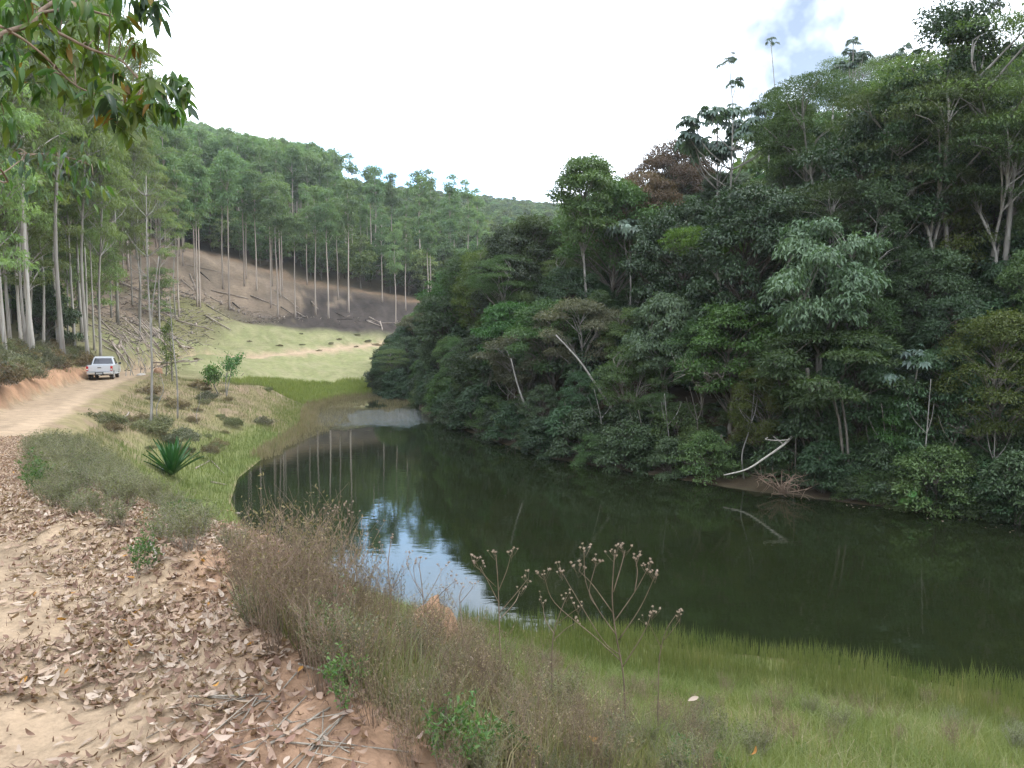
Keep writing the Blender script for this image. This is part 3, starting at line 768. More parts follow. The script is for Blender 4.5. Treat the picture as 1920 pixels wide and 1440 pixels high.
# -- the wooded right bank: trees one can single out
hero('slim', 1095, 288, 13, 'slender tree with a small rounded crown rising alone at the ridge\'s lower end', var=0)
hero('brown', 1262, 262, 11, 'brown-crowned broadleaf tree standing on the ridge below the cecropias', wide=1.15)
hero('brown', 1205, 318, 9, 'smaller brown-leaved tree beside the big brown crown on the ridge')
hero('deep', 1410, 352, 10, 'dense dark green domed tree at mid slope with a pink dead leaf cluster above', wide=.95, var=0)
hero('flattop', 1395, 418, 8, 'small leaning tree with a flat yellow-green crown in front of the dark dome', rz=2.9)
hero('feather', 1560, 338, 9, 'pale feathery tree with a wide layered crown at mid slope', var=0)
hero('pale', 1545, 402, 10, 'pale drooping-leaved tree with forked white stems at mid slope', var=0)
hero('pale', 1250, 520, 7.5, 'pale grey-green tree left of the dark dome', var=1)
hero('bright', 1372, 555, 6.5, 'low bright green tree with a flattened crown under the dark dome')
hero('tiered', 1545, 612, 6.6, 'tiered green tree on several thin trunks leaning over the lake behind the fallen white log', wide=1.25, off=.6)
hero('yellow', 1740, 268, 8.5, 'big yellow-green domed tree on the right slope', wide=.85)
hero('feather', 1875, 215, 9.5, 'spreading feathery tree on thick pale trunks at the photo\'s right edge', wide=1.1, var=0)
hero('feather', 1585, 108, 15, 'tall feathery dark tree on the ridge with forked pale trunks', var=1)
hero('feather', 1660, 108, 15, 'tall olive feathery tree on the ridge right of the forked one', var=0)
hero('slim', 1790, 0, 15, 'narrow tall tree topping the skyline near the right corner', var=1)
hero('feather', 1900, 20, 14, 'feathery tree filling the top right corner', var=1)
hero('broad', 1880, 110, 11, 'broad mid-green tree under the top right corner', var=0)
hero('feather', 1025, 424, 10, 'flat-topped pale olive tree on a long bare stem at the wood\'s left shoulder', var=0, wide=.8)
hero('greyolive', 985, 622, 6.0, 'grey-olive tree spreading low over the lake on bare crooked limbs', wide=1.15, off=-1.0)
hero('greyolive', 1090, 560, 6.5, 'grey-olive tree behind the low spreading one', wide=.9)
hero('yellow', 905, 470, 8.5, 'yellow-green feathery-edged tree on the wood\'s left flank', wide=.9)
hero('broad', 850, 540, 7.5, 'mid-green tree between the yellow-green tree and the wood\'s pasture end', var=1)
hero('greyolive', 800, 585, 6.2, 'round grey-green tree arching over the pasture at the wood\'s left end', wide=1.05, off=.5)
hero('broad', 748, 640, 4.0, 'low outermost tree with branches reaching over the pasture', var=1, wide=1.1, off=1.0)
hero('yellow', 1885, 575, 6.5, 'yellowish drooping tree leaning over the water at the right edge')
hero('tower', 1680, 715, 6.0, 'bright green creeper-hung tree by the water in the right half', var=0, wide=1.1)
hero('tower', 1780, 640, 6.5, 'dark creeper-hung tree right of the bright one', var=1)
hero('broad', 1150, 335, 10, 'yellowish broadleaf tree beside the slender one on the ridge', var=0)
hero('deep', 1010, 395, 9, 'dark round tree at the left foot of the ridge skyline', var=1)
hero('deep', 1280, 380, 9, 'dark tree under the brown crowns', var=0)
hero('pale', 1000, 640, 4.8, 'pale tuft-leaved small tree beside the grey-olive one', var=1)
hero('slim', 1650, 330, 9, 'slender tree with a white stem left of the yellow-green dome', var=1)
hero('bright', 1900, 140, 9, 'bright green crown just below the top right corner')
hero('broad', 1180, 640, 6, 'mid-green tree over the leaning bare trunk', var=1)
hero('deep', 900, 610, 6.5, 'dark tree in front of the yellow-green one on the left flank', var=1)
hero('bright', 960, 560, 6.5, 'bright green tree above the grey-olive spreading one')
hero('broad', 1040, 560, 7, 'mid-green tree near the long bare stem', var=0)

for (k_, px_, py_, H_, dm_, lb_) in [('broad', 930, 446, 8.5, 61, 'mid-green tree on the left shoulder, leaning toward the lake'), ('deep', 962, 426, 9, 60, 'dark tree on the left shoulder under the ridge\'s lower end'), ('broad', 892, 464, 8.5, 66, 'rounded tree at the left shoulder beside the yellow-green one'),
                                   ('broad', 1000, 402, 9, 59, 'taller broadleaf tree left of the flat-topped olive one'), ('bright', 862, 500, 8, 72, 'bright tree low on the left shoulder'), ('deep', 832, 532, 7, 78, 'dark tree just above the arching one by the pasture'), ('feather', 945, 470, 8, 56, 'feathery tree in front of the left shoulder')]:
    hero(k_, px_, py_, H_, lb_, dmax=dm_, wide=.9)
for (k_, px_, py_, H_, lb_) in [('slim', 1480, 185, 11, 'slender tree on the skyline under the blue gap'), ('feather', 1530, 150, 12, 'feathery tree on the skyline left of the tall forked one'), ('slim', 1705, 128, 13, 'slender tree on the skyline between the feathery ones and the hooked trunk'), ('deep', 1430, 262, 10, 'dark tree beneath the layered cecropia'),
                                ('deep', 1625, 215, 11, 'dark tree between the two tall feathery ones'), ('feather', 1755, 150, 12, 'feathery tree behind the hooked bare trunk'), ('slim', 1840, 100, 13, 'slender tree on the skyline right of the antler trunk')]:
    hero(k_, px_, py_, H_, lb_, wide=.95)
for q_ in ((1310, 185, 1500, 330), (1085, 395, 1215, 520), (1560, 60, 1640, 130), (1725, 90, 1840, 250), (1530, 200, 1690, 330)): HERO.append((q_[0], q_[1], q_[2], q_[3] + 60, 95, 999, 999))
# skyline of the right-hand wood in the photo: nothing filled in may rise above it
SKX = [640, 700, 730, 780, 800, 880, 960, 1000, 1060, 1120, 1200, 1240, 1300, 1330, 1420, 1500, 1560, 1600, 1700, 1760, 1830, 1900, 2200]
SKY_ = [720, 690, 640, 590, 565, 480, 420, 400, 385, 345, 325, 300, 275, 260, 230, 190, 160, 140, 135, 110, 100, 70, 0]
def fill_ok(x, y, z, Ht, w, hide=True):
    px, py = proj(x, y, z + Ht)
    if px > 2150 or px < 660: return False
    lim = np.interp(px, SKX, SKY_)
    if py < lim - 4: return False
    if hide:
        for (x0, y0, x1, y1, d, hx, hy) in HERO:
            if math.hypot(x - hx, y - hy) < 1.3: return False
            if y < d - 1 and px > x0 + 15 and px < x1 - 15 and py < y0 + (y1 - y0) * .62 and proj(x, y, z)[1] > y0 + 10: return False
    return True
placed = []
FILL = [('broad', .22, 'mid-green broadleaf tree filling the steep right bank'), ('deep', .25, 'dark green broadleaf tree filling the steep right bank'), ('feather', .15, 'feathery tree filling the steep right bank'),
        ('slim', .22, 'slender tree filling the steep right bank'), ('pale', .07, 'pale-leaved tree filling the steep right bank'), ('bright', .05, 'bright green tree filling the steep right bank'), ('yellow', .06, 'yellowish green tree filling the steep right bank'), ('tower', .22, 'creeper-hung tree filling the steep right bank')]
fk = [f[0] for f in FILL]; fp = np.array([f[1] for f in FILL]); fp /= fp.sum()
nfill = 0
for it in range(14000):
    px = rng.uniform(690, 2140); d = rng.uniform(24, 118)
    p = P(px, 600, d); x, y = p[0], p[1]
    if d < BANK_Y(px) + .8 or d > BANK_Y(px) + 50: continue
    sp = 1.9 + .02 * (d - BANK_Y(px))
    if any((x - a) ** 2 + (y - b) ** 2 < sp * sp for a, b in placed): continue
    z = float(height(x, y))
    kind = fk[int(rng.choice(len(fk), p=fp))]
    u = min(1, (d - BANK_Y(px)) / 25)
    Ht = HGT[kind] * rng.uniform(.6, .8) * (.70 + .62 * u)
    ok = False
    for s in (1, .82, .66, .5):
        if fill_ok(x, y, z, Ht * s, 3): ok = True; break
    if not ok: continue
    placed.append((x, y))
    plant(kind, x, y, Ht * s, dict((f[0], f[2]) for f in FILL)[kind], 'trees crowding the steep right bank', wide=rng.uniform(.8, 1.05))
    nfill += 1
    if nfill >= 298: break
# undergrowth along the water and up the slope
ns_ = 0; sp_ = []
for it in range(5000):
    px = rng.uniform(720, 2120)
    edge = rng.random() < .55
    d = BANK_Y(px) + (rng.uniform(-.9, 2.2) if edge else rng.uniform(2, 26))
    p = P(px, 600, d); x, y = p[0], p[1]
    if any((x - a) ** 2 + (y - b) ** 2 < (1.15 if edge else 2.1) ** 2 for a, b in sp_): continue
    if 1340 < px < 1525 and d < BANK_Y(px) + .7: continue
    z = float(height(x, y)); Ht = rng.uniform(1.5, 3.2) * (1 if edge else 1.25) * (.42 if 1340 < px < 1525 and d < BANK_Y(px) + 3 else 1)
    if not fill_ok(x, y, z, Ht, 2, hide=False): continue
    sp_.append((x, y))
    if edge: plant('bush', x, y, Ht * .85, 'leafy shrub hanging over the water on the shaded right bank', 'shrubs along the shaded waterline', 'shrub', z=max(z, -.05), wide=1.15)
    else: plant('bush', x, y, Ht, 'dark shrub under the trees of the right bank', 'undergrowth shrubs on the right slope', 'shrub', wide=1.3)
    ns_ += 1
    if ns_ >= 240: break

for it in range(400):
    px = rng.uniform(1335, 1540); dd_ = BANK_Y(px) + rng.uniform(.15, 3.6); p = P(px, 600, dd_)
    if any((p[0] - a_) ** 2 + (p[1] - b_) ** 2 < .4 for a_, b_ in sp_[-46:]): continue
    sp_.append((p[0], p[1])); plant('bush', p[0], p[1], rng.uniform(.45, 1.0), 'low leafy plant on the bank behind the fallen white log', 'low plants behind the fallen log', 'shrub', wide=1.5)
    if len(sp_) >= ns_ + 46: break
# -- cecropias: stems with rosettes of big hand-shaped leaves
def palmate(name, m, R=.5, lobes=9, seed=0):
    g = np.random.default_rng(seed)
    A = Acc()
    for i in range(lobes):
        a = -2.6 + 5.2 * i / (lobes - 1)
        ln = R * (1 - .25 * abs(a) / 2.6) * (.92 + .16 * g.random())
        D = np.array([[math.cos(a), math.sin(a), -.22 - .1 * g.random()]])
        V, F, v = leaf_cards(np.zeros((1, 3)), D, np.array([[0, 0, 1.]]), ln, ln * .40, np.array([.3 + .6 * g.random()]), .12, .3)
        A.add(V, F, v)
    return A.mesh(name, [m])
PALM = [palmate('cecropia_leaf%d' % i, G_CECROPIA, .52, 9, i) for i in range(3)]
PALMD = [palmate('cecropia_leaf_dark%d' % i, G_CECDARK, .52, 9, i) for i in range(3)]
def cecropia(px, py, Ht, label, arms, spread, leaves=9, dark=False, dmax=110, sc=1.0, lean=0.0, stem_r=.075, low=.55):
    p, h = depth_for_top(px, py, Ht, BANK_Y(px) + 1, dmax)
    Ht = min(max(h, Ht * .6), Ht * 1.4)
    z = float(height(p[0], p[1]))
    r = thing('cecropia_tree', label, 'tree', (p[0], p[1], z - .2), 'cecropias on the right bank')
    A = Acc(); ends = []
    e = np.array((lean * Ht, 0, Ht - .3))
    c = curve([(0, 0, -.2), e * .5 + np.array((rng.normal(0, .25), rng.normal(0, .25), 0)), e], 10)
    A.add(*tube(c, np.linspace(stem_r, stem_r * .5, 10), 6)); ends.append(e)
    for k in range(arms):
        a = k * 2.4 + rng.random(); t = rng.uniform(low, .88)
        p0 = c[int(t * 9)]
        e2 = p0 + np.array((math.cos(a) * spread * rng.uniform(.6, 1.1), math.sin(a) * spread * rng.uniform(.6, 1.1), rng.uniform(.5, 1.0) * (Ht * (1 - t)) ))
        e2[2] = min(e2[2], Ht - .2)
        mid = p0 * .5 + e2 * .5 + np.array((math.cos(a), math.sin(a), -.3)) * spread * .18
        A.add(*tube(curve([p0, mid, e2], 6), np.linspace(stem_r * .55, stem_r * .35, 6), 5)); ends.append(e2)
    obj('trunk', A.mesh('cecropia_trunk', [BARK_PALE], True), r)
    for e in ends:
        for k in range(leaves):
            a = k * 2.4 + rng.random() * .5; t = k / leaves
            o = obj('leaf', (PALMD if dark else PALM)[int(rng.integers(3))], r)
            rad_ = .22 + .5 * t
            o.location = e + np.array((math.cos(a) * rad_ + rng.normal(0, .1), math.sin(a) * rad_ + rng.normal(0, .1), .35 - .45 * t + rng.normal(0, .12)))
            o.rotation_euler = (rng.normal(0, .2), .05 + .5 * t + rng.normal(0, .22), a)
            s = sc * rng.uniform(.48, 1.0); o.scale = (s, s, s)
cecropia(1135, 402, 8.5, 'cecropia with silvery white leaves in front of the ridge, lowest and palest of its kind', 7, 1.6, 11, sc=1.5)
cecropia(1180, 408, 8.0, 'silvery cecropia just right of the palest one', 5, 1.3, 10, sc=1.45)
cecropia(1375, 195, 11, 'cecropia with broad layered dark rosettes on the skyline left of the tall lone one', 11, 2.6, 12, True, sc=1.55)
cecropia(1345, 215, 10, 'leftmost cecropia on the skyline above the brown crowns', 9, 2.0, 12, True, sc=1.5)
cecropia(1450, 165, 11, 'cecropia on the skyline right of the layered dark one', 8, 1.8, 11, True, sc=1.5)
cecropia(1368, 102, 15, 'cecropia poking high above the skyline on a thin bare stem', 1, .4, 10, True, sc=1.15, stem_r=.05, low=.80)
cecropia(1490, 66, 16, 'tallest thin cecropia with one small rosette leaning over the blue gap', 0, .5, 8, True, sc=.9, lean=-.14, stem_r=.055)
cecropia(1600, 70, 15, 'cecropia topping the feathery trees on the ridge', 6, 1.5, 11, True, sc=1.4)
cecropia(1700, 80, 14, 'cecropia between the bare pale forks and the feathery trees', 6, 1.5, 11, True, sc=1.35)
cecropia(1450, 290, 9, 'low cecropia below the skyline group', 4, 1.2, 8, sc=1.0)
cecropia(1330, 320, 8, 'small cecropia in front of the large brown crown', 3, 1.0, 8, sc=.9)
cecropia(1715, 640, 5.0, 'broad-leaved young cecropia in the shade over the creeper-hung tree', 3, .8, 8, True, sc=.9)

for (px0_, px1_) in ((1800, 1990), (1560, 1700)):
    for px in np.linspace(px0_, px1_, 12):
        dd_ = BANK_Y(px) + rng.uniform(-.5, .1); q_ = P(px, 600, dd_)
        plant('bush', q_[0], q_[1], rng.uniform(1.2, 2.2), 'leafy shrub hanging over the water on the shaded right bank', 'shrubs along the shaded waterline', 'shrub', z=max(float(height(q_[0], q_[1])), -.05), wide=1.1)
# -- bare and leaning trunks on the right bank
def snag(label, pts_px, d, r0, r1, mat, forks=(), name='bare_tree', cat='tree', group=None):
    """a trunk through photo points (px, py, depth)"""
    W3 = [P(q[0], q[1], d + (q[2] if len(q) > 2 else 0)) for q in pts_px]
    base = W3[0]
    o = thing(name, label, cat, tuple(base), group)
    c = curve([w - base for w in W3], 4 * len(W3))
    A = Acc(); A.add(*tube(c, np.linspace(r0, r1, len(c)), 6))
    obj('trunk', A.mesh(name + '_trunk', [mat], True), o)
    for f in forks:
        F3 = [P(q[0], q[1], d + (q[2] if len(q) > 2 else 0)) - base for q in f[0]]
        B = Acc(); B.add(*tube(curve(F3, 4 * len(F3)), np.linspace(f[1], f[2], 4 * len(F3)), 5))
        obj('limb', B.mesh(name + '_limb', [mat], True), o)
    return o
snag('pale twisted bare trunk with a hooked top on the upper right slope', [(1790, 262), (1755, 215), (1728, 165), (1732, 128), (1740, 95)], 46, .2, .06, BARK_PALE, [([(1728, 160), (1705, 140), (1684, 118, -1)], .13, .06), ([(1732, 125), (1745, 112), (1760, 100)], .09, .04)])
snag('pale trunk forked like an antler right of the hooked one', [(1850, 250), (1812, 205), (1788, 185), (1760, 170), (1755, 140)], 47, .19, .07, BARK_PALE, [([(1815, 208), (1818, 180), (1828, 145), (1834, 95)], .16, .08), ([(1826, 182), (1812, 170), (1798, 158)], .08, .05)])
snag('thick pale forked trunk standing at the right edge under the feathery crown', [(1870, 385), (1868, 330), (1878, 290), (1893, 255)], 41, .24, .10, BARK_PALE, [([(1868, 340), (1858, 300), (1855, 270)], .2, .1), ([(1868, 360), (1895, 345), (1915, 332)], .14, .09)])
snag('long pale trunk leaning left over the slope in the wood\'s centre', [(1165, 792), (1120, 725), (1085, 675), (1042, 628)], 39.5, .065, .035, BARK_PALE)
snag('bare crooked trunk bending down to the water at the wood\'s left part', [(1015, 815), (985, 760), (970, 720), (958, 672)], 43, .07, .035, BARK_PALE, [([(985, 760), (1000, 740), (1012, 725)], .03, .015)])
snag('straight bare stem under the flat-topped olive tree', [(1043, 610), (1036, 540), (1030, 480), (1026, 430)], 60, .16, .08, BARK_PALE)
snag('white stem of the leaning flat-crowned tree', [(1502, 640), (1492, 570), (1455, 500), (1425, 460)], 44, .10, .05, BARK_PALE)
snag('forked white stem under the pale drooping tree', [(1552, 612), (1545, 545), (1538, 505), (1534, 470)], 42, .11, .05, BARK_PALE, [([(1540, 520), (1552, 490), (1556, 465)], .05, .03)])
snag('forked pale trunk below the tall feathery trees', [(1545, 335), (1555, 300), (1570, 260), (1590, 215)], 58, .2, .08, BARK_PALE, [([(1555, 300), (1560, 265), (1562, 200)], .12, .06), ([(1535, 330), (1525, 290), (1512, 255)], .1, .05)])
snag('thick straight pale trunk leaning right, right of the forked ones', [(1642, 305), (1646, 260), (1660, 215), (1672, 180)], 56, .2, .11, BARK_PALE)
snag('leaning trunk with a knot under the tiered tree', [(1532, 800), (1526, 765), (1520, 735), (1513, 690)], 31.8, .10, .075, BARK_WOOD)
snag('thin trunk leaning over the water right of the knotted one', [(1582, 880), (1575, 800), (1565, 755), (1553, 715)], 30.6, .06, .05, BARK_WOOD)
snag('second thin straight trunk at the water under the tiered tree', [(1592, 905), (1588, 820), (1580, 760), (1572, 715)], 30.4, .05, .04, BARK_WOOD)
snag('short stump-like stem rising from the bank left of the white log', [(1365, 880), (1360, 850), (1352, 815)], 34.4, .06, .05, BARK_WOOD)
snag('fallen white log sloping from the shrubs down into the lake', [(1357, 891), (1400, 880), (1435, 858), (1468, 835), (1490, 815, .4), (1512, 808, .8)], 31.9, .025, .068, barkmat('bleached_wood', (.24, .22, .19), (.50, .47, .42), (9, 9, 9)), [([(1470, 834), (1455, 822), (1450, 818)], .035, .02), ([(1440, 820), (1436, 824), (1460, 826), (1482, 824)], .02, .03)], name='fallen_log', cat='log')
def deadbush(label, px, py, d, w, h, n, mat, name='dead_branches', droop=.3, seed=0, base=None):
    g = np.random.default_rng(seed)
    b = P(px, py, d)
    o = thing(name, label, 'dead branches', tuple(b))
    for i in range(n):
        a = g.random() * 6.28
        e = np.array((math.cos(a) * w * (.4 + .6 * g.random()), math.sin(a) * w * .6, h * (.3 + .7 * g.random()) - droop * g.random() * h))
        m_ = e * .5 + np.array((0, 0, h * .25)) + g.normal(0, w * .12, 3)
        A = Acc(); c = curve([(g.normal(0, .1), g.normal(0, .1), 0), m_, e], 7)
        A.add(*tube(c, np.linspace(.022, .008, 7), 4))
        for k in range(5):
            p0 = c[2 + k % 5]; q = p0 + (c[-1] - c[0]) * .3 * g.random() + g.normal(0, w * .16, 3)
            A.add(*tube(curve([p0, (p0 + q) / 2 + g.normal(0, .05, 3), q], 4), np.linspace(.01, .004, 4), 3))
        obj('branch', A.mesh(name + '_branch', [mat]), o)
deadbush('leafless pinkish shrub arching over the lake left of the fallen log', 1330, 715, 35.5, 1.9, .9, 14, DRYWOOD, 'dead_shrub', .5, 3)
deadbush('tangle of dead brown branches lying at the waterline right of the fallen log', 1465, 925, 31.0, 1.6, .9, 20, barkmat('brown_twigs', (.16, .11, .08), (.30, .22, .165)), 'brush_pile', .3, 4)
deadbush('smaller heap of dead twigs at the waterline left of the fallen log', 1308, 880, 34.6, 1.0, .8, 12, DRYWOOD, 'brush_pile', .3, 5)
deadbush('grey leafless bush at the shaded bank near the right edge', 1835, 825, 28.5, 1.2, .8, 12, BARK_WOOD, 'dead_shrub', .2, 6)
for i, px in enumerate((905, 948, 1070, 1130, 1195, 1262, 1310, 1395, 1490, 1625, 1668, 1735, 1768, 1850)):
    dd_ = BANK_Y(px) + rng.uniform(-.4, .6); q_ = P(px, 640, dd_); gz_ = float(height(q_[0], q_[1])); py0 = proj(q_[0], q_[1], gz_)[1]
    k_ = 1440 / dd_; Ht = rng.uniform(2.6, 5.2); ln_ = rng.uniform(-.9, .9)
    top_ = (px + ln_ * k_, py0 - Ht * k_)
    mid_ = (px + ln_ * .4 * k_ + rng.normal(0, .12) * k_, py0 - Ht * .55 * k_)
    fk_ = [([mid_, (mid_[0] + s_ * .5 * k_, mid_[1] - .5 * k_), (mid_[0] + s_ * .8 * k_, mid_[1] - 1.1 * k_)], .02, .008) for s_ in (rng.uniform(-1, -.3), rng.uniform(.3, 1))]
    snag('thin bare stem standing in the shrubs along the shaded waterline', [(px, py0), (px + rng.normal(0, .1) * k_, py0 - Ht * .25 * k_), mid_, top_], dd_, .04, .012, BARK_PALE if i % 2 else BARK_WOOD, fk_, 'dead_sapling', 'tree', 'thin bare stems along the shaded waterline')
# floating big leaves at the foot of the creeper tree
pl = thing('broad_leaved_plant', 'low plant with big round bright leaves at the water\'s edge under the creeper-hung tree', 'plant', tuple(P(1715, 950, 27.8)))
for i in range(16):
    n_ = 9; aa = np.linspace(0, 6.28, n_, endpoint=False)
    V = np.concatenate([[[0, 0, 0]], np.stack([.17 * np.cos(aa) * (1 + .25 * np.cos(aa)), .15 * np.sin(aa), -.03 + .02 * np.cos(2 * aa)], 1)])
    F = [(0, 1 + k, 1 + (k + 1) % n_) for k in range(n_)]
    if i == 0: lm_ = mesh_np('round_leaf', V, F, [G_BRIGHT], np.full(len(V), .5))
    o = obj('leaf', lm_, pl, (rng.normal(0, .55), rng.normal(0, .3), rng.uniform(.05, .6))); o.rotation_euler = (rng.normal(0.5, .3), rng.normal(0, .3), rng.random() * 6.28)

# ------------------------------------------------------------------ eucalyptus stands
HE = [(52, 664, 30, 'stout pale eucalyptus nearest the road cutting, leftmost of the big trunks', .95), (110, 656, 31, 'stout pale eucalyptus standing right of the leftmost big trunk', 1.0), (127, 640, 28, 'slimmer eucalyptus close behind the second big trunk', .8),
      (155, 640, 30, 'stout pale eucalyptus left of the pickup, third of the big trunks', 1.1), (177, 660, 27, 'dark forked eucalyptus directly behind the pickup\'s roof line', .8), (20, 606, 28, 'eucalyptus trunk at the left edge beyond the brush', .9), (58, 596, 27, 'grey eucalyptus behind the leftmost big trunk', .8),
      (95, 600, 28, 'eucalyptus between the first two big trunks', .8), (141, 610, 26, 'thin eucalyptus between the second and third big trunks', .7), (163, 622, 28, 'eucalyptus hugging the third big trunk\'s right side', .8), (4, 640, 28, 'eucalyptus cut by the photo\'s left edge', .9)]
for i, (px, py, Ht, lb, wd) in enumerate(HE):
    g = ray_ground(px, py, 34)
    plant('euc', g[0], g[1], Ht, lb, 'big eucalyptus trunks left of the road', wide=wd, var=i % 3, rz=i * 1.3)
EU = []
def stand(n, px0, px1, d0, d1, sp, kind, Hr, label, group, test=None, tries=6000):
    c = 0
    for it in range(tries):
        px = rng.uniform(px0, px1); d = rng.uniform(d0 ** 2, d1 ** 2) ** .5
        p = P(px, 640, d); x, y = p[0], p[1]
        if any((x - a) ** 2 + (y - b) ** 2 < sp * sp for a, b in EU): continue
        dr = line_near(np.array([x]), np.array([y]), RD)[0][0]
        if dr < 3.5 or (test and not test(x, y, px)): continue
        EU.append((x, y)); c += 1
        plant(kind, x, y, rng.uniform(*Hr), label, group, wide=rng.uniform(.85, 1.1))
        if c >= n: break
left_of = lambda x, y, px: x < np.interp(y, [20, 60, 75, 100, 130, 160], [-20, -37, -46, -60, -66, -62])
stand(46, -120, 215, 44, 100, 2.5, 'euc', (24, 30), 'tall eucalyptus in the stand left of the road', 'eucalyptus stand left of the road', left_of)
for i, (px, d, Ht, lb) in enumerate([(188, 74, 27, 'leafy eucalyptus behind the pickup, foliage nearly to the ground'), (262, 92, 25, 'leafy eucalyptus over the slash, left of the white sapling'), (300, 104, 22, 'rounded leafy eucalyptus right of the white sapling top'),
                                  (210, 98, 26, 'leafy eucalyptus farther up behind the pickup'), (140, 76, 28, 'leafy eucalyptus filling the gap behind the third big trunk'), (80, 70, 28, 'leafy eucalyptus between the first trunks, set back'), (20, 62, 28, 'leafy eucalyptus at the left edge, set back'), (165, 72, 37, 'tallest leafy eucalyptus, its crown leaving the top of the photo'), (118, 60, 36, 'very tall eucalyptus whose crown leaves the photo above the second big trunk'), (222, 96, 43, 'towering eucalyptus beyond the pickup with its crown behind the overhanging bough'), (60, 54, 35, 'tall eucalyptus crown above the leftmost big trunks'), (262, 108, 40, 'towering eucalyptus at the right end of the left stand'), (330, 122, 22, 'leafy eucalyptus at the left end of the cleared slope'), (250, 118, 24, 'leafy eucalyptus high behind the slash')]):
    p = P(px, 640, d); EU.append((p[0], p[1])); plant('euc', p[0], p[1], Ht, lb, 'leafy eucalyptus behind the pickup', var=i % 2)
stand(120, -60, 350, 85, 165, 2.8, 'eucmid', (23, 28), 'slim eucalyptus in the stand high on the left slope', 'eucalyptus stand on the left slope', left_of)
for (px, py, top_) in [(343, 499, 300), (336, 595, 300), (365, 525, 290), (370, 577, 285), (375, 577, 310), (418, 544, 300), (430, 581, 285), (458, 537, 300), (462, 522, 320), (481, 545, 320), (508, 577, 335), (511, 537, 330), (521, 597, 340), (526, 559, 330), (529, 547, 340),
                       (554, 597, 400), (576, 535, 350), (592, 591, 350), (616, 598, 355), (634, 563, 370), (654, 586, 340), (717, 569, 395), (742, 611, 420), (761, 583, 410), (803, 577, 400), (808, 580, 420), (845, 548, 410)]:
    g = ray_ground(px, py, 100)
    Ht = (py - top_) / 1440 * g[1]
    i_ = 'eucalyptus on the bare slope, '
    BARE = globals().setdefault('BARE', []); BARE.append(px)
    nth = ['first', 'second', 'third', 'fourth', 'fifth', 'sixth', 'seventh', 'eighth', 'ninth', 'tenth', 'eleventh', 'twelfth', 'thirteenth', 'fourteenth', 'fifteenth', 'sixteenth', 'seventeenth', 'eighteenth', 'nineteenth', 'twentieth',
           'twenty-first', 'twenty-second', 'twenty-third', 'twenty-fourth', 'twenty-fifth', 'twenty-sixth', 'twenty-seventh']
    PXS = sorted([343, 336, 365, 370, 375, 418, 430, 458, 462, 481, 508, 511, 521, 526, 529, 554, 576, 592, 616, 634, 654, 717, 742, 761, 803, 808, 845])
    low = py > 574
    r_ = plant('eucmid', g[0], g[1], Ht, 'slim eucalyptus at the %s edge of the cleared slope, %s trunk from its left end' % ('lower' if low else 'upper', nth[PXS.index(px)]), 'eucalyptus left standing on the cleared slope', wide=.92 if px != 554 else 1.1)
    EU.append((g[0], g[1]))
# edge of the wood behind the clearing
edgeline = lambda x: 160 - .12 * x
c_ = 0
for it in range(3000):
    px = rng.uniform(300, 960); d = rng.uniform(140, 200)
    p = P(px, 640, d); x, y = p[0], p[1]
    q = y + .12 * x - 161
    if q < 0 or q > 16 or x > 30: continue
    if any((x - a) ** 2 + (y - b) ** 2 < 9 for a, b in EU): continue
    EU.append((x, y)); c_ += 1
    plant('woodmid', x, y, rng.uniform(6, 12), 'bushy tree at the dark wood edge above the cleared slope', 'trees at the wood edge above the clearing', wide=rng.uniform(.9, 1.2))
    if c_ >= 90: break
stand(110, 330, 900, 172, 235, 3.6, 'eucmid', (21, 27), 'eucalyptus in the dense plantation on the far hill', 'eucalyptus plantation on the far hill', lambda x, y, px: y + .12 * x > 172 and (px < 600 or (y < 190 and rng.random() < .4)))

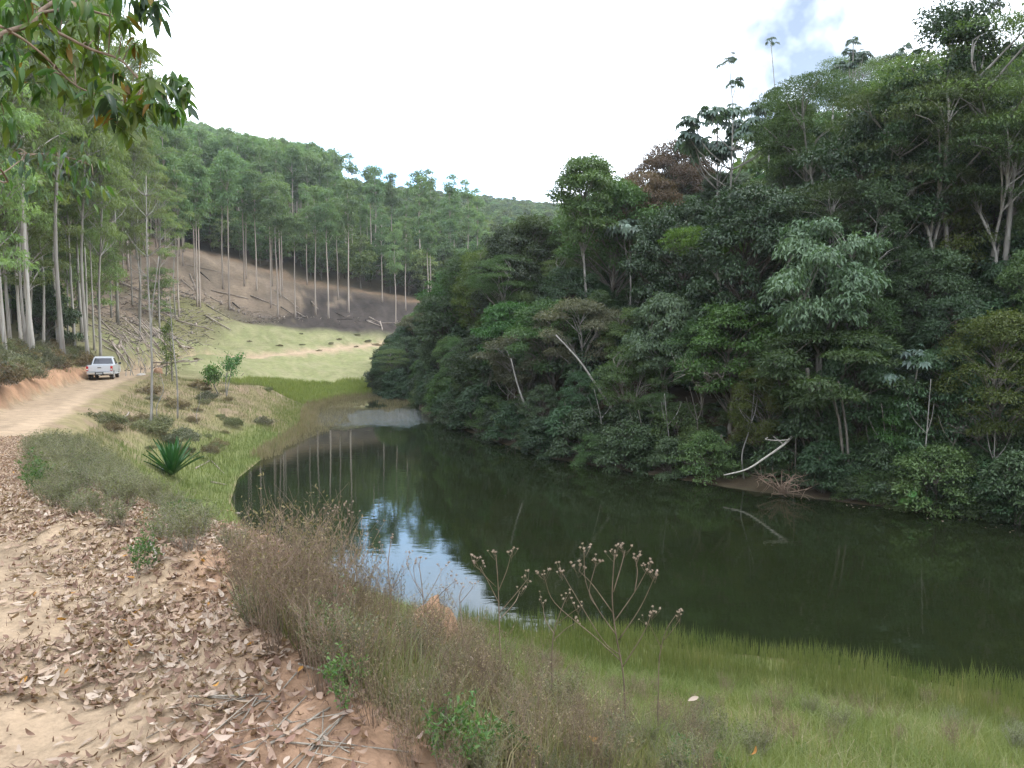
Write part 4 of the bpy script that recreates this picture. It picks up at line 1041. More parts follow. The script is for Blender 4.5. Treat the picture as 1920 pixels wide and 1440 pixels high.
# the far hill beyond what one could count
def scatter(name, X_, Y_, scl, pair_list, zoff=0.0):
    co = bpy.data.collections.new(name + '_kinds')
    for i, pr in enumerate(pair_list):
        o = bpy.data.objects.new(name + '_kind', joined(name + '_kind%d' % i, pr)); co.objects.link(o)
    Zs = height(np.array(X_), np.array(Y_)) - .2
    me = bpy.data.meshes.new(name); n = len(X_)
    me.vertices.add(n); me.vertices.foreach_set('co', np.stack([X_, Y_, Zs], 1).astype(np.float32).ravel())
    a = me.attributes.new('spin', 'FLOAT', 'POINT'); a.data.foreach_set('value', (rng.random(n) * 6.28).astype(np.float32))
    a = me.attributes.new('size', 'FLOAT', 'POINT'); a.data.foreach_set('value', np.asarray(scl, np.float32))
    o = tag(obj(name, me), kind='stuff')
    ng = bpy.data.node_groups.new(name, 'GeometryNodeTree')
    ng.interface.new_socket('Geometry', in_out='INPUT', socket_type='NodeSocketGeometry'); ng.interface.new_socket('Geometry', in_out='OUTPUT', socket_type='NodeSocketGeometry')
    gi = ng.nodes.new('NodeGroupInput'); go = ng.nodes.new('NodeGroupOutput')
    ip = ng.nodes.new('GeometryNodeInstanceOnPoints'); ci = ng.nodes.new('GeometryNodeCollectionInfo')
    ci.inputs['Collection'].default_value = co; ci.inputs['Separate Children'].default_value = True; ci.inputs['Reset Children'].default_value = True
    ip.inputs['Pick Instance'].default_value = True
    s1 = ng.nodes.new('GeometryNodeInputNamedAttribute'); s1.data_type = 'FLOAT'; s1.inputs[0].default_value = 'spin'
    s2_ = ng.nodes.new('GeometryNodeInputNamedAttribute'); s2_.data_type = 'FLOAT'; s2_.inputs[0].default_value = 'size'
    cb = ng.nodes.new('ShaderNodeCombineXYZ'); er = ng.nodes.new('FunctionNodeEulerToRotation')
    lk = ng.links.new
    lk(gi.outputs[0], ip.inputs['Points']); lk(ci.outputs[0], ip.inputs['Instance']); lk(s1.outputs[0], cb.inputs[2]); lk(cb.outputs[0], er.inputs[0]); lk(er.outputs[0], ip.inputs['Rotation'])
    lk(s2_.outputs[0], ip.inputs['Scale']); lk(ip.outputs[0], go.inputs[0])
    md = o.modifiers.new('scatter', 'NODES'); md.node_group = ng
    return o
def jitter_grid(x0, x1, y0, y1, sp):
    xs, ys = np.meshgrid(np.arange(x0, x1, sp), np.arange(y0, y1, sp))
    xs = xs + rng.uniform(-.42, .42, xs.shape) * sp; ys = ys + rng.uniform(-.42, .42, ys.shape) * sp
    return xs.ravel(), ys.ravel()
EUa = np.array(EU)
def clear_of(X_, Y_, r):
    m = np.ones(len(X_), bool)
    for a, b in EUa: m &= (X_ - a) ** 2 + (Y_ - b) ** 2 > r * r
    return m
gxx, gyy = jitter_grid(-280, 130, 60, 540, 4.1)
gpx_, _ = proj(gxx, gyy, np.full(len(gxx), 40.))
qq = gyy + .12 * gxx
zone = (qq > 176) & (gpx_ > -120) & (gpx_ < 1090)
leftz = (gyy < 176 - .12 * gxx) & (gxx < np.interp(gyy, [20, 60, 75, 100, 130, 160, 200], [-28, -46, -56, -68, -76, -75, -70])) & (gpx_ > -2600)
is_e = np.where(gpx_ < 600, 1.0, np.where(gpx_ < 700, .35, .06)) > rng.random(len(gxx))
farther = np.hypot(gxx, gyy) > 235
thin = (~farther) | (rng.random(len(gxx)) < .62)
hole = np.exp(-(((gpx_ - 760) / 50) ** 2)) * ((gyy > 300) & (gyy < 360)) > .5
mE = (zone | leftz) & is_e & ((gpx_ < 470 + 200 * rng.random(len(gxx))) | (gyy < 235 + 30 * rng.random(len(gxx)))) & thin & clear_of(gxx, gyy, 2.6)
scatter('far_eucalyptus_wood', gxx[mE], gyy[mE], rng.uniform(.72, 1.06, mE.sum()) * np.where(gpx_[mE] > 640, .6, 1.0), K['eucfar'])
mW = zone & ~(mE) & ((gpx_ > 560) | ~is_e) & ~hole & clear_of(gxx, gyy, 3.0) & (rng.random(len(gxx)) < .75)
scatter('far_broadleaf_wood', gxx[mW], gyy[mW], rng.uniform(.55, 1.0, mW.sum()) * np.where(gpx_[mW] > 620, .85, 1.0), K['woodfar'])
# low scrub under the plantation closes the hillside
mU = (zone & (rng.random(len(gxx)) < .35))
scatter('far_undergrowth', gxx[mU] + 1.7, gyy[mU] + 1.1, rng.uniform(.25, .5, mU.sum()), K['woodfar'])
# the wood goes on along the right bank past the photo's edge
rx, ry = jitter_grid(16, 130, 16, 72, 3.1)
rpx, _ = proj(rx, ry, np.full(len(rx), 5.))
mR = (rpx > 2135) & (ry > np.interp(rx, [17, 30, 50, 80, 95], [27.5, 22.5, 20, 18, 9])) & (shore_sd(rx, ry) > .8)
scatter('wood_along_bank', rx[mR], ry[mR], rng.uniform(.38, .78, mR.sum()), K['woodmid'])
# the woods go on behind the right ridge
bx, by = jitter_grid(-5, 160, 60, 260, 6.5)
bpx, _ = proj(bx, by, np.full(len(bx), 20.))
mB = (by > BANK_Y(np.clip(bpx, 700, 2100)) + 46) & (bpx > 930) & (height(bx, by) + 9 < P(0, 0, 1)[2] * 0 + CAM_Z + by * (630 - np.interp(bpx, SKX, SKY_)) / 1440)
scatter('wood_behind_ridge', bx[mB], by[mB], rng.uniform(.5, .85, mB.sum()), K['woodfar'])

# ------------------------------------------------------------------ pickup
def bm_obj(name, build, mat, parent, bevel=0.0, segs=2, smooth=False, loc=None):
    import bmesh
    bm = bmesh.new(); build(bm)
    bmesh.ops.recalc_face_normals(bm, faces=bm.faces[:])
    if bevel:
        bmesh.ops.bevel(bm, geom=bm.edges[:], offset=bevel, segments=segs, profile=.5, affect='EDGES', clamp_overlap=True)
    me = bpy.data.meshes.new(name); bm.to_mesh(me); bm.free()
    if smooth:
        me.polygons.foreach_set('use_smooth', np.ones(len(me.polygons), bool))
    me.materials.append(mat)
    return obj(name, me, parent, loc)
def hexa(bm, b, t):
    vs = [bm.verts.new(p) for p in b] + [bm.verts.new(p) for p in t]
    n = len(b)
    bm.faces.new(vs[:n][::-1]); bm.faces.new(vs[n:])
    for i in range(n):
        bm.faces.new((vs[i], vs[(i + 1) % n], vs[n + (i + 1) % n], vs[n + i]))
def box(bm, x0, x1, y0, y1, z0, z1):
    hexa(bm, [(x0, y0, z0), (x1, y0, z0), (x1, y1, z0), (x0, y1, z0)], [(x0, y0, z1), (x1, y0, z1), (x1, y1, z1), (x0, y1, z1)])
def prism_x(bm, prof, x0, x1):
    hexa(bm, [(x0, y, z) for y, z in prof], [(x1, y, z) for y, z in prof])
def quadp(bm, pts, th=.006):
    p = [Vector(q) for q in pts]; n = (p[1] - p[0]).cross(p[3] - p[0]).normalized() * th
    hexa(bm, p, [q + n for q in p])
PAINT = plainmat('silver_white_paint', (.55, .57, .60), .3, 0, .5, .6, noise=.06, nscale=3)
CHROME = plainmat('bumper_metal', (.60, .60, .59), .3, .7)
GLASSD = plainmat('tinted_glass', (.012, .013, .03), .05, 0, .8)
RUBBER = plainmat('dusty_rubber', (.075, .062, .05), .9, noise=.3)
RIM = plainmat('alloy_rim', (.50, .49, .47), .4, .5)
BLACKP = plainmat('black_plastic', (.02, .02, .022), .5)
REDL = plainmat('tail_lamp_red', (.42, .012, .015), .15, 0, .7)
WHITEL = plainmat('reverse_lamp', (.75, .72, .70), .2)
PLATE = plainmat('number_plate', (.33, .34, .34), .5)
tp = ray_ground(186, 713, 50)
TR = thing('pickup_truck', 'silver white double-cab pickup driving away along the dirt road', 'pickup truck', (tp[0] - .75, tp[1] + 2.2, float(height(tp[0], tp[1] + 1.2)) - .02), None, math.radians(20.5))
def arch(yc, r, n=9):
    return [(yc + r * math.cos(a), .40 + r * math.sin(a)) for a in np.linspace(math.pi, 0, n)]
prof = [(-2.52, .50)] + arch(-1.5, .46) + arch(1.55, .46) + [(2.5, .45), (2.58, .75), (2.5, .98), (1.25, 1.08), (-.5, 1.08), (-.52, .80), (-2.52, .80)]
def body_b(bm):
    prism_x(bm, prof, -.88, .88)
bm_obj('body', body_b, PAINT, TR, .015, 1)
for s in (-1, 1):
    sp = [(-2.5, .72)] + [(-.5, .72), (-.5, 1.12), (-2.5, 1.12)]
    bm_obj('bed_side', lambda bm: prism_x(bm, sp, s * .90, s * .82), PAINT, TR, .015, 2)
bm_obj('bed_front', lambda bm: box(bm, -.815, .815, -.56, -.505, .805, 1.1), PAINT, TR, .01, 1)
bm_obj('bed_liner', lambda bm: box(bm, -.815, .815, -2.47, -.57, .803, .83), BLACKP, TR)
tg = bm_obj('tailgate', lambda bm: box(bm, -.75, .75, -2.56, -2.485, .64, 1.11), PAINT, TR, .018, 2)
bm_obj('handle', lambda bm: box(bm, -.13, .13, -2.585, -2.563, .955, 1.01), BLACKP, tg, .008, 1)
def emblem(bm):
    for R_, k in ((.075, 1.0),):
        n = 16
        a = [(R_ * math.cos(i * 2 * math.pi / n), R_ * .66 * math.sin(i * 2 * math.pi / n)) for i in range(n)]
        hexa(bm, [(x, -2.564, .905 + z) for x, z in a], [(x, -2.574, .905 + z) for x, z in a])
bm_obj('emblem', emblem, CHROME, tg)
# cab
c0 = [(-.86, -.52, 1.085), (.86, -.52, 1.085), (.86, 1.38, 1.085), (-.86, 1.38, 1.085)]
c1 = [(-.66, -.34, 1.74), (.66, -.34, 1.74), (.66, .62, 1.74), (-.66, .62, 1.74)]
bm_obj('cab', lambda bm: hexa(bm, c0, c1), PAINT, TR, .05, 3)
bm_obj('roof', lambda bm: box(bm, -.60, .60, -.28, .56, 1.745, 1.785), PAINT, TR, .018, 2)
def onface(a, b, c, d, u0, u1, v0, v1, push):
    a, b, c, d = map(Vector, (a, b, c, d))
    f = lambda u, v: (a.lerp(b, u)).lerp(d.lerp(c, u), v)
    n = (b - a).cross(d - a).normalized() * push
    return [f(u0, v0) + n, f(u1, v0) + n, f(u1, v1) + n, f(u0, v1) + n]
bm_obj('rear_window', lambda bm: quadp(bm, onface(c0[0], c0[1], c1[1], c1[0], .07, .93, .17, .86, .004)), GLASSD, TR)
bm_obj('windscreen', lambda bm: quadp(bm, onface(c0[2], c0[3], c1[3], c1[2], .06, .94, .08, .9, .004)), GLASSD, TR)
bm_obj('side_window', lambda bm: quadp(bm, onface(c0[1], c0[2], c1[2], c1[1], .12, .44, .14, .86, .004)), GLASSD, TR)
bm_obj('side_window', lambda bm: quadp(bm, onface(c0[1], c0[2], c1[2], c1[1], .48, .88, .14, .86, .004)), GLASSD, TR)
bm_obj('side_window', lambda bm: quadp(bm, onface(c0[3], c0[0], c1[0], c1[3], .12, .52, .14, .86, .004)), GLASSD, TR)
bm_obj('side_window', lambda bm: quadp(bm, onface(c0[3], c0[0], c1[0], c1[3], .56, .88, .14, .86, .004)), GLASSD, TR)
for s in (-1, 1):
    for (ya, yb) in ((-.42, .38), (.40, 1.28)):
        d_ = bm_obj('door', lambda bm: box(bm, s * .881, s * .892, ya, yb, .56, 1.07), PAINT, TR, .004, 1)
        bm_obj('door_handle', lambda bm: box(bm, s * .893, s * .915, ya + .08, ya + .26, .94, .98), PAINT, d_, .005, 1)
    lamp = bm_obj('tail_light', lambda bm: box(bm, s * .905, s * .755, -2.575, -2.40, .74, 1.09), REDL, TR, .012, 2)
    bm_obj('reverse_lens', lambda bm: box(bm, s * .89, s * .77, -2.582, -2.573, .80, .88), WHITEL, lamp)
    mr_ = bm_obj('mirror', lambda bm: box(bm, s * .90, s * 1.10, 1.12, 1.20, 1.10, 1.28), BLACKP, TR, .02, 2)
    bm_obj('running_board', lambda bm: box(bm, s * .86, s * 1.0, -.95, 1.0, .42, .46), CHROME, TR, .01, 1)
    bm_obj('mud_flap', lambda bm: box(bm, s * .60, s * .86, -2.05, -2.03, .28, .62), BLACKP, TR)
    for yc in (-1.5, 1.55):
        def wheel(bm, r=.385, w=.25):
            n = 24
            ring = lambda x, rr: [(s * x, rr * math.cos(i * 2 * math.pi / n), rr * math.sin(i * 2 * math.pi / n)) for i in range(n)]
            rs = [ring(.62, .22), ring(.62, r - .03), ring(.65, r), ring(.84, r), ring(.87, r - .03), ring(.87, .24)]
            vs = [[bm.verts.new(p) for p in q] for q in rs]
            for a, b in zip(vs[:-1], vs[1:]):
                for i in range(n): bm.faces.new((a[i], a[(i + 1) % n], b[(i + 1) % n], b[i]))
            bm.faces.new(vs[0]); bm.faces.new(vs[-1])
        wv_ = link(bpy.data.objects.new('wheel', None), TR); wv_.location = (0, yc, .385)
        bm_obj('tyre', wheel, RUBBER, wv_, smooth=False)
        def rim(bm):
            n = 6
            for i in range(n):
                a = i * 2 * math.pi / n
                p = [Vector((s * .876, r_ * math.cos(a + da), r_ * math.sin(a + da))) for r_, da in ((.06, -.5), (.235, -.16), (.235, .16), (.06, .5))]
                hexa(bm, p, [q + Vector((s * .012, 0, 0)) for q in p])
        bm_obj('rim', rim, RIM, wv_)
bp_ = bm_obj('bumper', lambda bm: box(bm, -.86, .86, -2.74, -2.54, .46, .62), CHROME, TR, .03, 2)
bm_obj('number_plate', lambda bm: box(bm, -.22, .22, -2.752, -2.741, .47, .60), PLATE, bp_)
bm_obj('plate_frame', lambda bm: box(bm, -.30, .30, -2.742, -2.735, .45, .635), BLACKP, bp_)
bm_obj('step_pad', lambda bm: box(bm, -.70, .70, -2.72, -2.57, .622, .632), BLACKP, bp_)
bm_obj('spare_wheel', lambda bm: hexa(bm, [(.33 * math.cos(i * .524), -1.9 + .33 * math.sin(i * .524), .34) for i in range(12)], [(.33 * math.cos(i * .524), -1.9 + .33 * math.sin(i * .524), .5) for i in range(12)]), RUBBER, TR, .02, 1)
bm_obj('tow_hitch', lambda bm: box(bm, -.04, .04, -2.80, -2.4, .36, .42), CHROME, TR, .01, 1)
bm_obj('axle', lambda bm: box(bm, -.62, .62, -1.55, -1.45, .33, .44), BLACKP, TR)
bm_obj('bonnet', lambda bm: hexa(bm, [(-.78, 1.32, 1.075), (.78, 1.32, 1.075), (.76, 2.42, 1.0), (-.76, 2.42, 1.0)], [(-.76, 1.32, 1.11), (.76, 1.32, 1.11), (.72, 2.38, 1.03), (-.72, 2.38, 1.03)]), PAINT, TR, .01, 1)
for s in (-1, 1):
    bm_obj('headlight', lambda bm: box(bm, s * .55, s * .86, 2.42, 2.575, .78, .95), WHITEL, TR, .02, 1)

# ------------------------------------------------------------------ ground rays, many at once
def rays(pxs, pys, d0=2.2, d1=140.0, n=170):
    pxs = np.asarray(pxs, float); pys = np.asarray(pys, float)
    u, v = (pxs - 960) / 1440, (720 - pys) / 1440
    yc = math.cos(PITCH) + v * math.sin(PITCH); zc = -math.sin(PITCH) + v * math.cos(PITCH)
    d = d0 * (d1 / d0) ** np.linspace(0, 1, n)
    s = d[None, :] / yc[:, None]
    X_, Y_, Z_ = u[:, None] * s, np.repeat(d[None, :], len(pxs), 0), CAM_Z + zc[:, None] * s
    H_ = height(X_.ravel(), Y_.ravel()).reshape(X_.shape)
    i = np.argmax(H_ >= Z_, 1)
    ar = np.arange(len(pxs))
    return X_[ar, i], Y_[ar, i], H_[ar, i], i > 0
def in_poly(px, py, poly):
    px = np.asarray(px, float); py = np.asarray(py, float); ins = np.zeros(px.shape, bool)
    for i in range(len(poly)):
        (x1, y1), (x2, y2) = poly[i], poly[(i + 1) % len(poly)]
        c = (y1 > py) != (y2 > py)
        with np.errstate(divide='ignore', invalid='ignore'):
            xi = (x2 - x1) * (py - y1) / (y2 - y1) + x1
        ins ^= c & (px < xi)
    return ins
def poly_points(poly, n):
    q = np.array(poly); out_ = []
    a = rng.uniform(q[:, 0].min(), q[:, 0].max(), n * 6); b = rng.uniform(q[:, 1].min(), q[:, 1].max(), n * 6)
    m = in_poly(a, b, poly)
    a, b = a[m][:n], b[m][:n]
    x, y, z, ok = rays(a, b)
    return x[ok], y[ok], z[ok]
def poly_things(poly, n, sp):
    x, y, z = poly_points(poly, n)
    keep = []
    for i in range(len(x)):
        if all((x[i] - x[j]) ** 2 + (y[i] - y[j]) ** 2 > sp * sp for j in keep): keep.append(i)
    return x[keep], y[keep], z[keep]

# ------------------------------------------------------------------ grasses and weeds
def blades(name, x, y, z, h, w, mat, lean=.35, label=None, kind='stuff', bend=.4):
    n = len(x); a = rng.random(n) * 6.28; b = rng.random(n) * 6.28
    h = np.asarray(h); D = np.stack([np.cos(a), np.sin(a), np.zeros(n)], 1); sd = np.stack([np.cos(b), np.sin(b), np.zeros(n)], 1)
    B = np.stack([x, y, z], 1); up = np.array((0, 0, 1.))
    ln = (lean * rng.random(n) ** 1.3)[:, None]
    m = B + up * (h * .55)[:, None] + D * (h[:, None] * ln * .45)
    t = B + up * (h * (1 - .25 * ln[:, 0]))[:, None] + D * (h[:, None] * ln * (.9 + bend))
    w = np.broadcast_to(w, (n,))[:, None]
    V = np.stack([B - sd * w / 2, B + sd * w / 2, m + sd * w * .4, m - sd * w * .4, t], 1).reshape(-1, 3)
    k = np.arange(n)[:, None] * 5
    F = np.concatenate([k + np.array([[0, 1, 2]]), k + np.array([[0, 2, 3]]), k + np.array([[3, 2, 4]])])
    v = np.clip(.5 * rng.random(n) + .5 * fbm(x * 1.3, y * 1.3, 3, 77) * 1.6 - .15, 0, 1)
    o = obj(name, mesh_np(name, V, F, [mat], np.repeat(v, 5)))
    return tag(o, label, None, None, kind)
GR_REED = leafmat('reed_blade', (.065, .10, .026), (.185, .19, .078), .35, .55, .25, vary=0, rare=((.30, .25, .14), .9))
GR_DRY = leafmat('dry_grass_blade', (.085, .110, .038), (.27, .24, .155), .35, .7, .2, vary=0, rare=((.36, .32, .24), .88))
GR_GREEN = leafmat('green_grass_blade', (.085, .125, .038), (.195, .215, .085), .4, .55, .25, vary=0)
GR_LUSH = leafmat('lush_grass_blade', (.15, .20, .05), (.27, .29, .11), .4, .55, .25, vary=0)
GR_SEDGE = leafmat('brown_sedge_blade', (.16, .13, .08), (.30, .25, .17), .35, .7, .2, vary=0)
def region(x0, x1, y0, y1, n, test):
    x = rng.uniform(x0, x1, n); y = rng.uniform(y0, y1, n)
    m = test(x, y); return x[m], y[m]
near_x = lambda y: np.interp(y, [3, 6, 9, 13, 18], [.4, 0, -1.5, -4, -7])
# reed bed along the near shore
x, y = region(-4, 17, 9, 20.5, 230000, lambda x, y: (lambda sd: (sd > -.75 + .7 * vnoise(x * 1.2, y * 1.2, 4)) & (sd < 2.6 + 1.5 * (vnoise(x * .6, y * .6, 5) - .5)) & (rng.random(len(x)) < .3 + .9 * vnoise(x * 2.5, y * 2.5, 14)))(shore_sd(x, y)) & (x > -1.2))
z = np.maximum(height(x, y), -.25)
blades('reed_bed', x, y, z, (.17 + .27 * rng.random(len(x)) * (.5 + vnoise(x * 1.5, y * 1.5, 15))) + .12 * (z < 0), .010, GR_REED, .22, 'green reeds standing along the near shore')
GR_MIX = leafmat('mixed_grass_blade', (.085, .13, .036), (.245, .26, .115), .35, .7, .2, vary=0, rare=((.35, .31, .21), .86))
# mixed dry grass on the slope below the road
x, y = region(-3, 16, 3.5, 17, 260000, lambda x, y: (shore_sd(x, y) > 1.6) & (x > near_x(y) + .6) & (line_near(x, y, RD)[0] > 2.4))
p_ = .25 + .75 * sstep(.3, .6, fbm(x * .7, y * .7, 3, 31)); m = rng.random(len(x)) < p_ * np.clip(1.3 - y * .03, .4, 1); x, y = x[m], y[m]
z = height(x, y)
blades('dry_grass', x, y, z, rng.uniform(.10, .34, len(x)) * (.6 + .8 * fbm(x * .5, y * .5, 3, 33)), .008, GR_MIX, .8, 'pale mixed grass on the slope between the weeds and the reeds')
# grass growing up through the brown thicket
x, y, z = poly_points([(430, 1150), (700, 1190), (1010, 1260), (1400, 1440), (1400, 1490), (900, 1490), (650, 1300)], 6500)
blades('thicket_grass', x, y, z, .08 + .24 * rng.random(len(x)) ** 1.5, .005, GR_DRY, .7, 'tan and green grass growing up through the brown weeds')
# grass of the left bank and knoll
x, y = region(-34, -1, 8, 70, 340000, lambda x, y: (shore_sd(x, y) > -.1) & (line_near(x, y, RD)[2] < 0) & (line_near(x, y, RD)[0] > 2.6) & (x < np.interp(y, [8, 20, 30, 42, 62], [-1, -5, -10, -12, -13])))
p_ = sstep(.36, .58, fbm(x * .45, y * .45, 4, 41)) * np.clip(1.25 - y * .012, .3, 1); sdq = shore_sd(x, y); p_ = np.maximum(p_, (1 - sstep(1.5, 4, sdq)) * .9)
m = rng.random(len(x)) < np.maximum(p_, .3) * .8; x, y, sdq = x[m], y[m], sdq[m]; z = height(x, y)
g_ = (sdq < 3.5 + 2 * (vnoise(x * .3, y * .3, 6) - .5))
blades('bank_grass', x[g_], y[g_], z[g_], rng.uniform(.15, .36, g_.sum()), .016, GR_GREEN, .6, 'green grass of the left lake bank')
blades('knoll_grass', x[~g_], y[~g_], z[~g_], rng.uniform(.12, .34, (~g_).sum()), .016, GR_DRY, .8, 'dry straw-coloured grass on the knoll below the road')
# sedge in the shallows and the lush strip behind
x, y = region(-20, -7, 40, 90, 120000, lambda x, y: (lambda sd: (sd < .6) & (sd > -np.interp(y, [40, 48, 58, 68, 78, 90], [.5, 1.2, 2.6, 3.5, 5.0, 6.0]) * (.6 + .8 * vnoise(x * .5, y * .5, 8))))(shore_sd(x, y)) & (x < np.interp(y, [60, 76, 90], [-11, -9.5, -11])))
m = rng.random(len(x)) < .5; x, y = x[m], y[m]
blades('brown_sedge', x, y, np.maximum(height(x, y), -.3), rng.uniform(.28, .62, len(x)), .028, GR_SEDGE, .2, 'thin brown sedge standing in the shallows at the lake\'s far end')
x, y = region(-34, -4, 68, 104, 100000, lambda x, y: (lambda sd: (sd > .2) & (sd < 9 + 6 * (vnoise(x * .2, y * .2, 9) - .5)))(shore_sd(x, y)) & (y > 71) & (x > -27))
blades('lush_grass', x, y, height(x, y), rng.uniform(.3, .75, len(x)), .05, GR_LUSH, .5, 'tall bright green grass beyond the lake\'s far end')


def weed_proto(name, seed, h, r, nst, ntw, nlf, ll, lw, lm, sm, sr=.0032, spread=.55, heads=0, droop=0, foot=.22):
    g = np.random.default_rng(seed); A = Acc(); C_ = []
    for i in range(nst):
        a = g.random() * 6.28; q = r * spread * g.random() ** .7
        fr = foot * g.random() ** .6; b = np.array((math.cos(a) * r * fr, math.sin(a) * r * fr, -.04))
        hh = h * (.55 + .45 * g.random())
        hh *= 1 - (.55 * q / (r * spread) if foot > .5 else 0); e = np.array((math.cos(a) * q * 1.7, math.sin(a) * q * 1.7, hh)) + np.append(g.normal(0, r * .12, 2), 0)
        m_ = b * .55 + e * .45 + np.append(g.normal(0, r * .10, 2), hh * .1)
        c = curve([b, m_, e], 6); C_.append(c)
        A.add(*tube(c, np.linspace(sr, sr * .35, 6), 3, False))
    T_ = []
    for i in range(ntw):
        c = C_[int(g.integers(nst))]; k = (.3 if foot > .5 else 1.5) + (4.6 if foot > .5 else 3.4) * g.random(); k0 = int(k); p0 = c[k0] * (1 - k % 1) + c[min(k0 + 1, 5)] * (k % 1)
        a = g.random() * 6.28; ln = h * (.12 + .22 * g.random())
        e = p0 + np.array((math.cos(a) * ln * .6, math.sin(a) * ln * .6, ln * .75))
        t_ = curve([p0, p0 * .5 + e * .5 + g.normal(0, ln * .08, 3), e], 4); T_.append(t_)
        A.add(*tube(t_, np.linspace(sr * .55, sr * .25, 4), 3, False))
    st = A.mesh(name + '_stems', [sm])
    allp = np.concatenate(T_ + [c[2:] for c in C_])
    p = allp[g.integers(len(allp), size=nlf)] + g.normal(0, .012, (nlf, 3))
    D = nrm(g.normal(0, .8, (nlf, 3)) + np.array((0, 0, .5 - droop)))
    s = .6 + .8 * g.random(nlf)
    V, F, v = leaf_cards(p, D, nrm(g.normal(0, .6, (nlf, 3)) + np.array((0, 0, .8))), ll * s, lw * s, g.random(nlf), .2)
    return st, mesh_np(name + '_leaves', V, F, [lm], v)
TW_BROWN = barkmat('weed_stem_brown', (.12, .088, .062), (.27, .20, .15), (9, 9, 4))
TW_GREY = barkmat('weed_stem_grey', (.17, .15, .12), (.34, .30, .25), (9, 9, 4))
LF_BROWN = leafmat('weed_leaf_brown', (.11, .088, .050), (.27, .215, .135), .3, .7, .2, vary=.22)
LF_GREY = leafmat('weed_leaf_greygreen', (.085, .10, .05), (.20, .205, .11), .3, .6, .25, vary=.22)
LF_GRN = leafmat('weed_leaf_green', (.045, .105, .03), (.12, .20, .065), .35, .5, .3, vary=.2)
WB = [weed_proto('dry_weed%d' % i, 80 + i, 1.0, .42, 30, 150, 620, .026, .011, LF_BROWN, TW_BROWN) for i in range(4)]
WG = [weed_proto('grey_weed%d' % i, 90 + i, .75, .45, 46, 190, 2200, .034, .012, LF_GREY, TW_GREY) for i in range(4)]
WL = [weed_proto('green_weed%d' % i, 97 + i, .55, .26, 14, 46, 420, .050, .020, LF_GRN, TW_GREY, .003) for i in range(2)]
WF = [weed_proto('scrub%d' % i, 100 + i, 1.0, .85, 60, 200, 3400, .085, .028, lm_, TW_GREY, .006, foot=.9) for i, lm_ in enumerate((G_GREYOLIVE, LF_GREY, LF_BROWN))]
x, y = region(-50, -4, 6, 75, 60000, lambda x, y: (lambda q: (q[2] > 0) & (q[0] > 2.0) & (q[0] < 7))(line_near(x, y, RD)))
m = rng.random(len(x)) < sstep(.35, .6, fbm(x * .8, y * .8, 3, 91)); x, y = x[m], y[m]
blades('verge_grass', x, y, height(x, y), rng.uniform(.15, .5, len(x)), .022, GR_DRY, .9, 'dry grass hanging over the road cutting')
def weed(protos, x, y, z, s, label, group, name='weed', cat='weed', wide=1.0, var=None):
    st, lf = protos[int(rng.integers(len(protos))) if var is None else var]
    r = thing(name, label, cat, (x, y, z - .01), group, rng.random() * 6.28, (s * wide, s * wide, s), (rng.normal(0, .07), rng.normal(0, .07)))
    obj('stems', st, r); obj('foliage', lf, r)
    return r
B_POLY = [(430, 1120), (560, 1150), (700, 1165), (860, 1190), (1010, 1245), (1180, 1330), (1330, 1440), (1330, 1500), (780, 1500), (690, 1400), (600, 1310), (480, 1200)]
x, y, z = poly_things(B_POLY, 1500, .15)
for i in range(min(len(x), 185)):
    gw_ = rng.random() < .22
    weed(WG if gw_ else WB, x[i], y[i], z[i], (.42 + .62 * rng.random() ** 1.6) * np.interp(x[i], [-3, -1, .5, 2.5], [.52, .50, .48, .40]), 'grey-green weed in the brown thicket' if gw_ else 'brown dried-up weed in the thicket on the near road edge', 'dry weeds on the near road edge', 'grey_weed' if gw_ else 'dry_weed')
G_POLY = [(70, 850), (170, 850), (235, 905), (320, 968), (420, 1015), (470, 1090), (420, 1100), (300, 1045), (180, 1005), (100, 960), (55, 900)]
x, y, z = poly_things(G_POLY, 1200, .42)
for i in range(min(len(x), 190)):
    weed(WG, x[i], y[i], z[i], rng.uniform(.75, 1.15) * np.interp(math.hypot(x[i], y[i]), [6, 9, 16, 25], [.34, .45, .62, .75]), 'grey-green weed in the thicket between the road and the agave', 'grey-green weeds on the left bank', 'grey_weed', wide=1.3)
M_POLY = [(425, 1105), (520, 1120), (640, 1150), (700, 1190), (600, 1230), (480, 1190)]
x, y, z = poly_things(M_POLY, 60, .25)
for i in range(min(len(x), 26)):
    weed(WB, x[i], y[i], z[i], rng.uniform(.45, .72), 'brown dried-up weed in the tall left part of the thicket', 'dry weeds on the near road edge', 'dry_weed')
for (px, py, s, lb) in [(600, 1260, .42, 'small green leafy weed at the crest beside the reddish dead stem'), (640, 1350, .4, 'green weed among fallen leaves where the thicket meets the bare crest'), (840, 1470, .5, 'leafy green weed at the bottom edge under the brown thicket'), (905, 1475, .45, 'green weed right of the bottom-edge leafy one'),
                        (960, 1460, .42, 'small green weed in the brown thicket\'s lower part'), (1270, 1480, .45, 'green sprig at the bottom edge in the pale grass'), (1345, 1470, .4, 'green sprig further right in the pale grass'), (1500, 1430, .35, 'small green sprig in the pale grass below the reeds'), (75, 925, .9, 'dark green leafy clump beside the road under the grey-green thicket'),
                        (62, 935, .7, 'second dark green clump at the road edge'), (265, 1080, .5, 'bluish green weed at the foot of the grey-green thicket'), (335, 1000, .5, 'fresh green weed in the grey-green thicket')]:
    g = rays([px], [py]); weed(WL, g[0][0], g[1][0], g[2][0], s, lb, None, 'green_weed')
x, y, z = poly_things([(1150, 1300), (1500, 1330), (1900, 1330), (1915, 1440), (1300, 1440)], 300, .7)
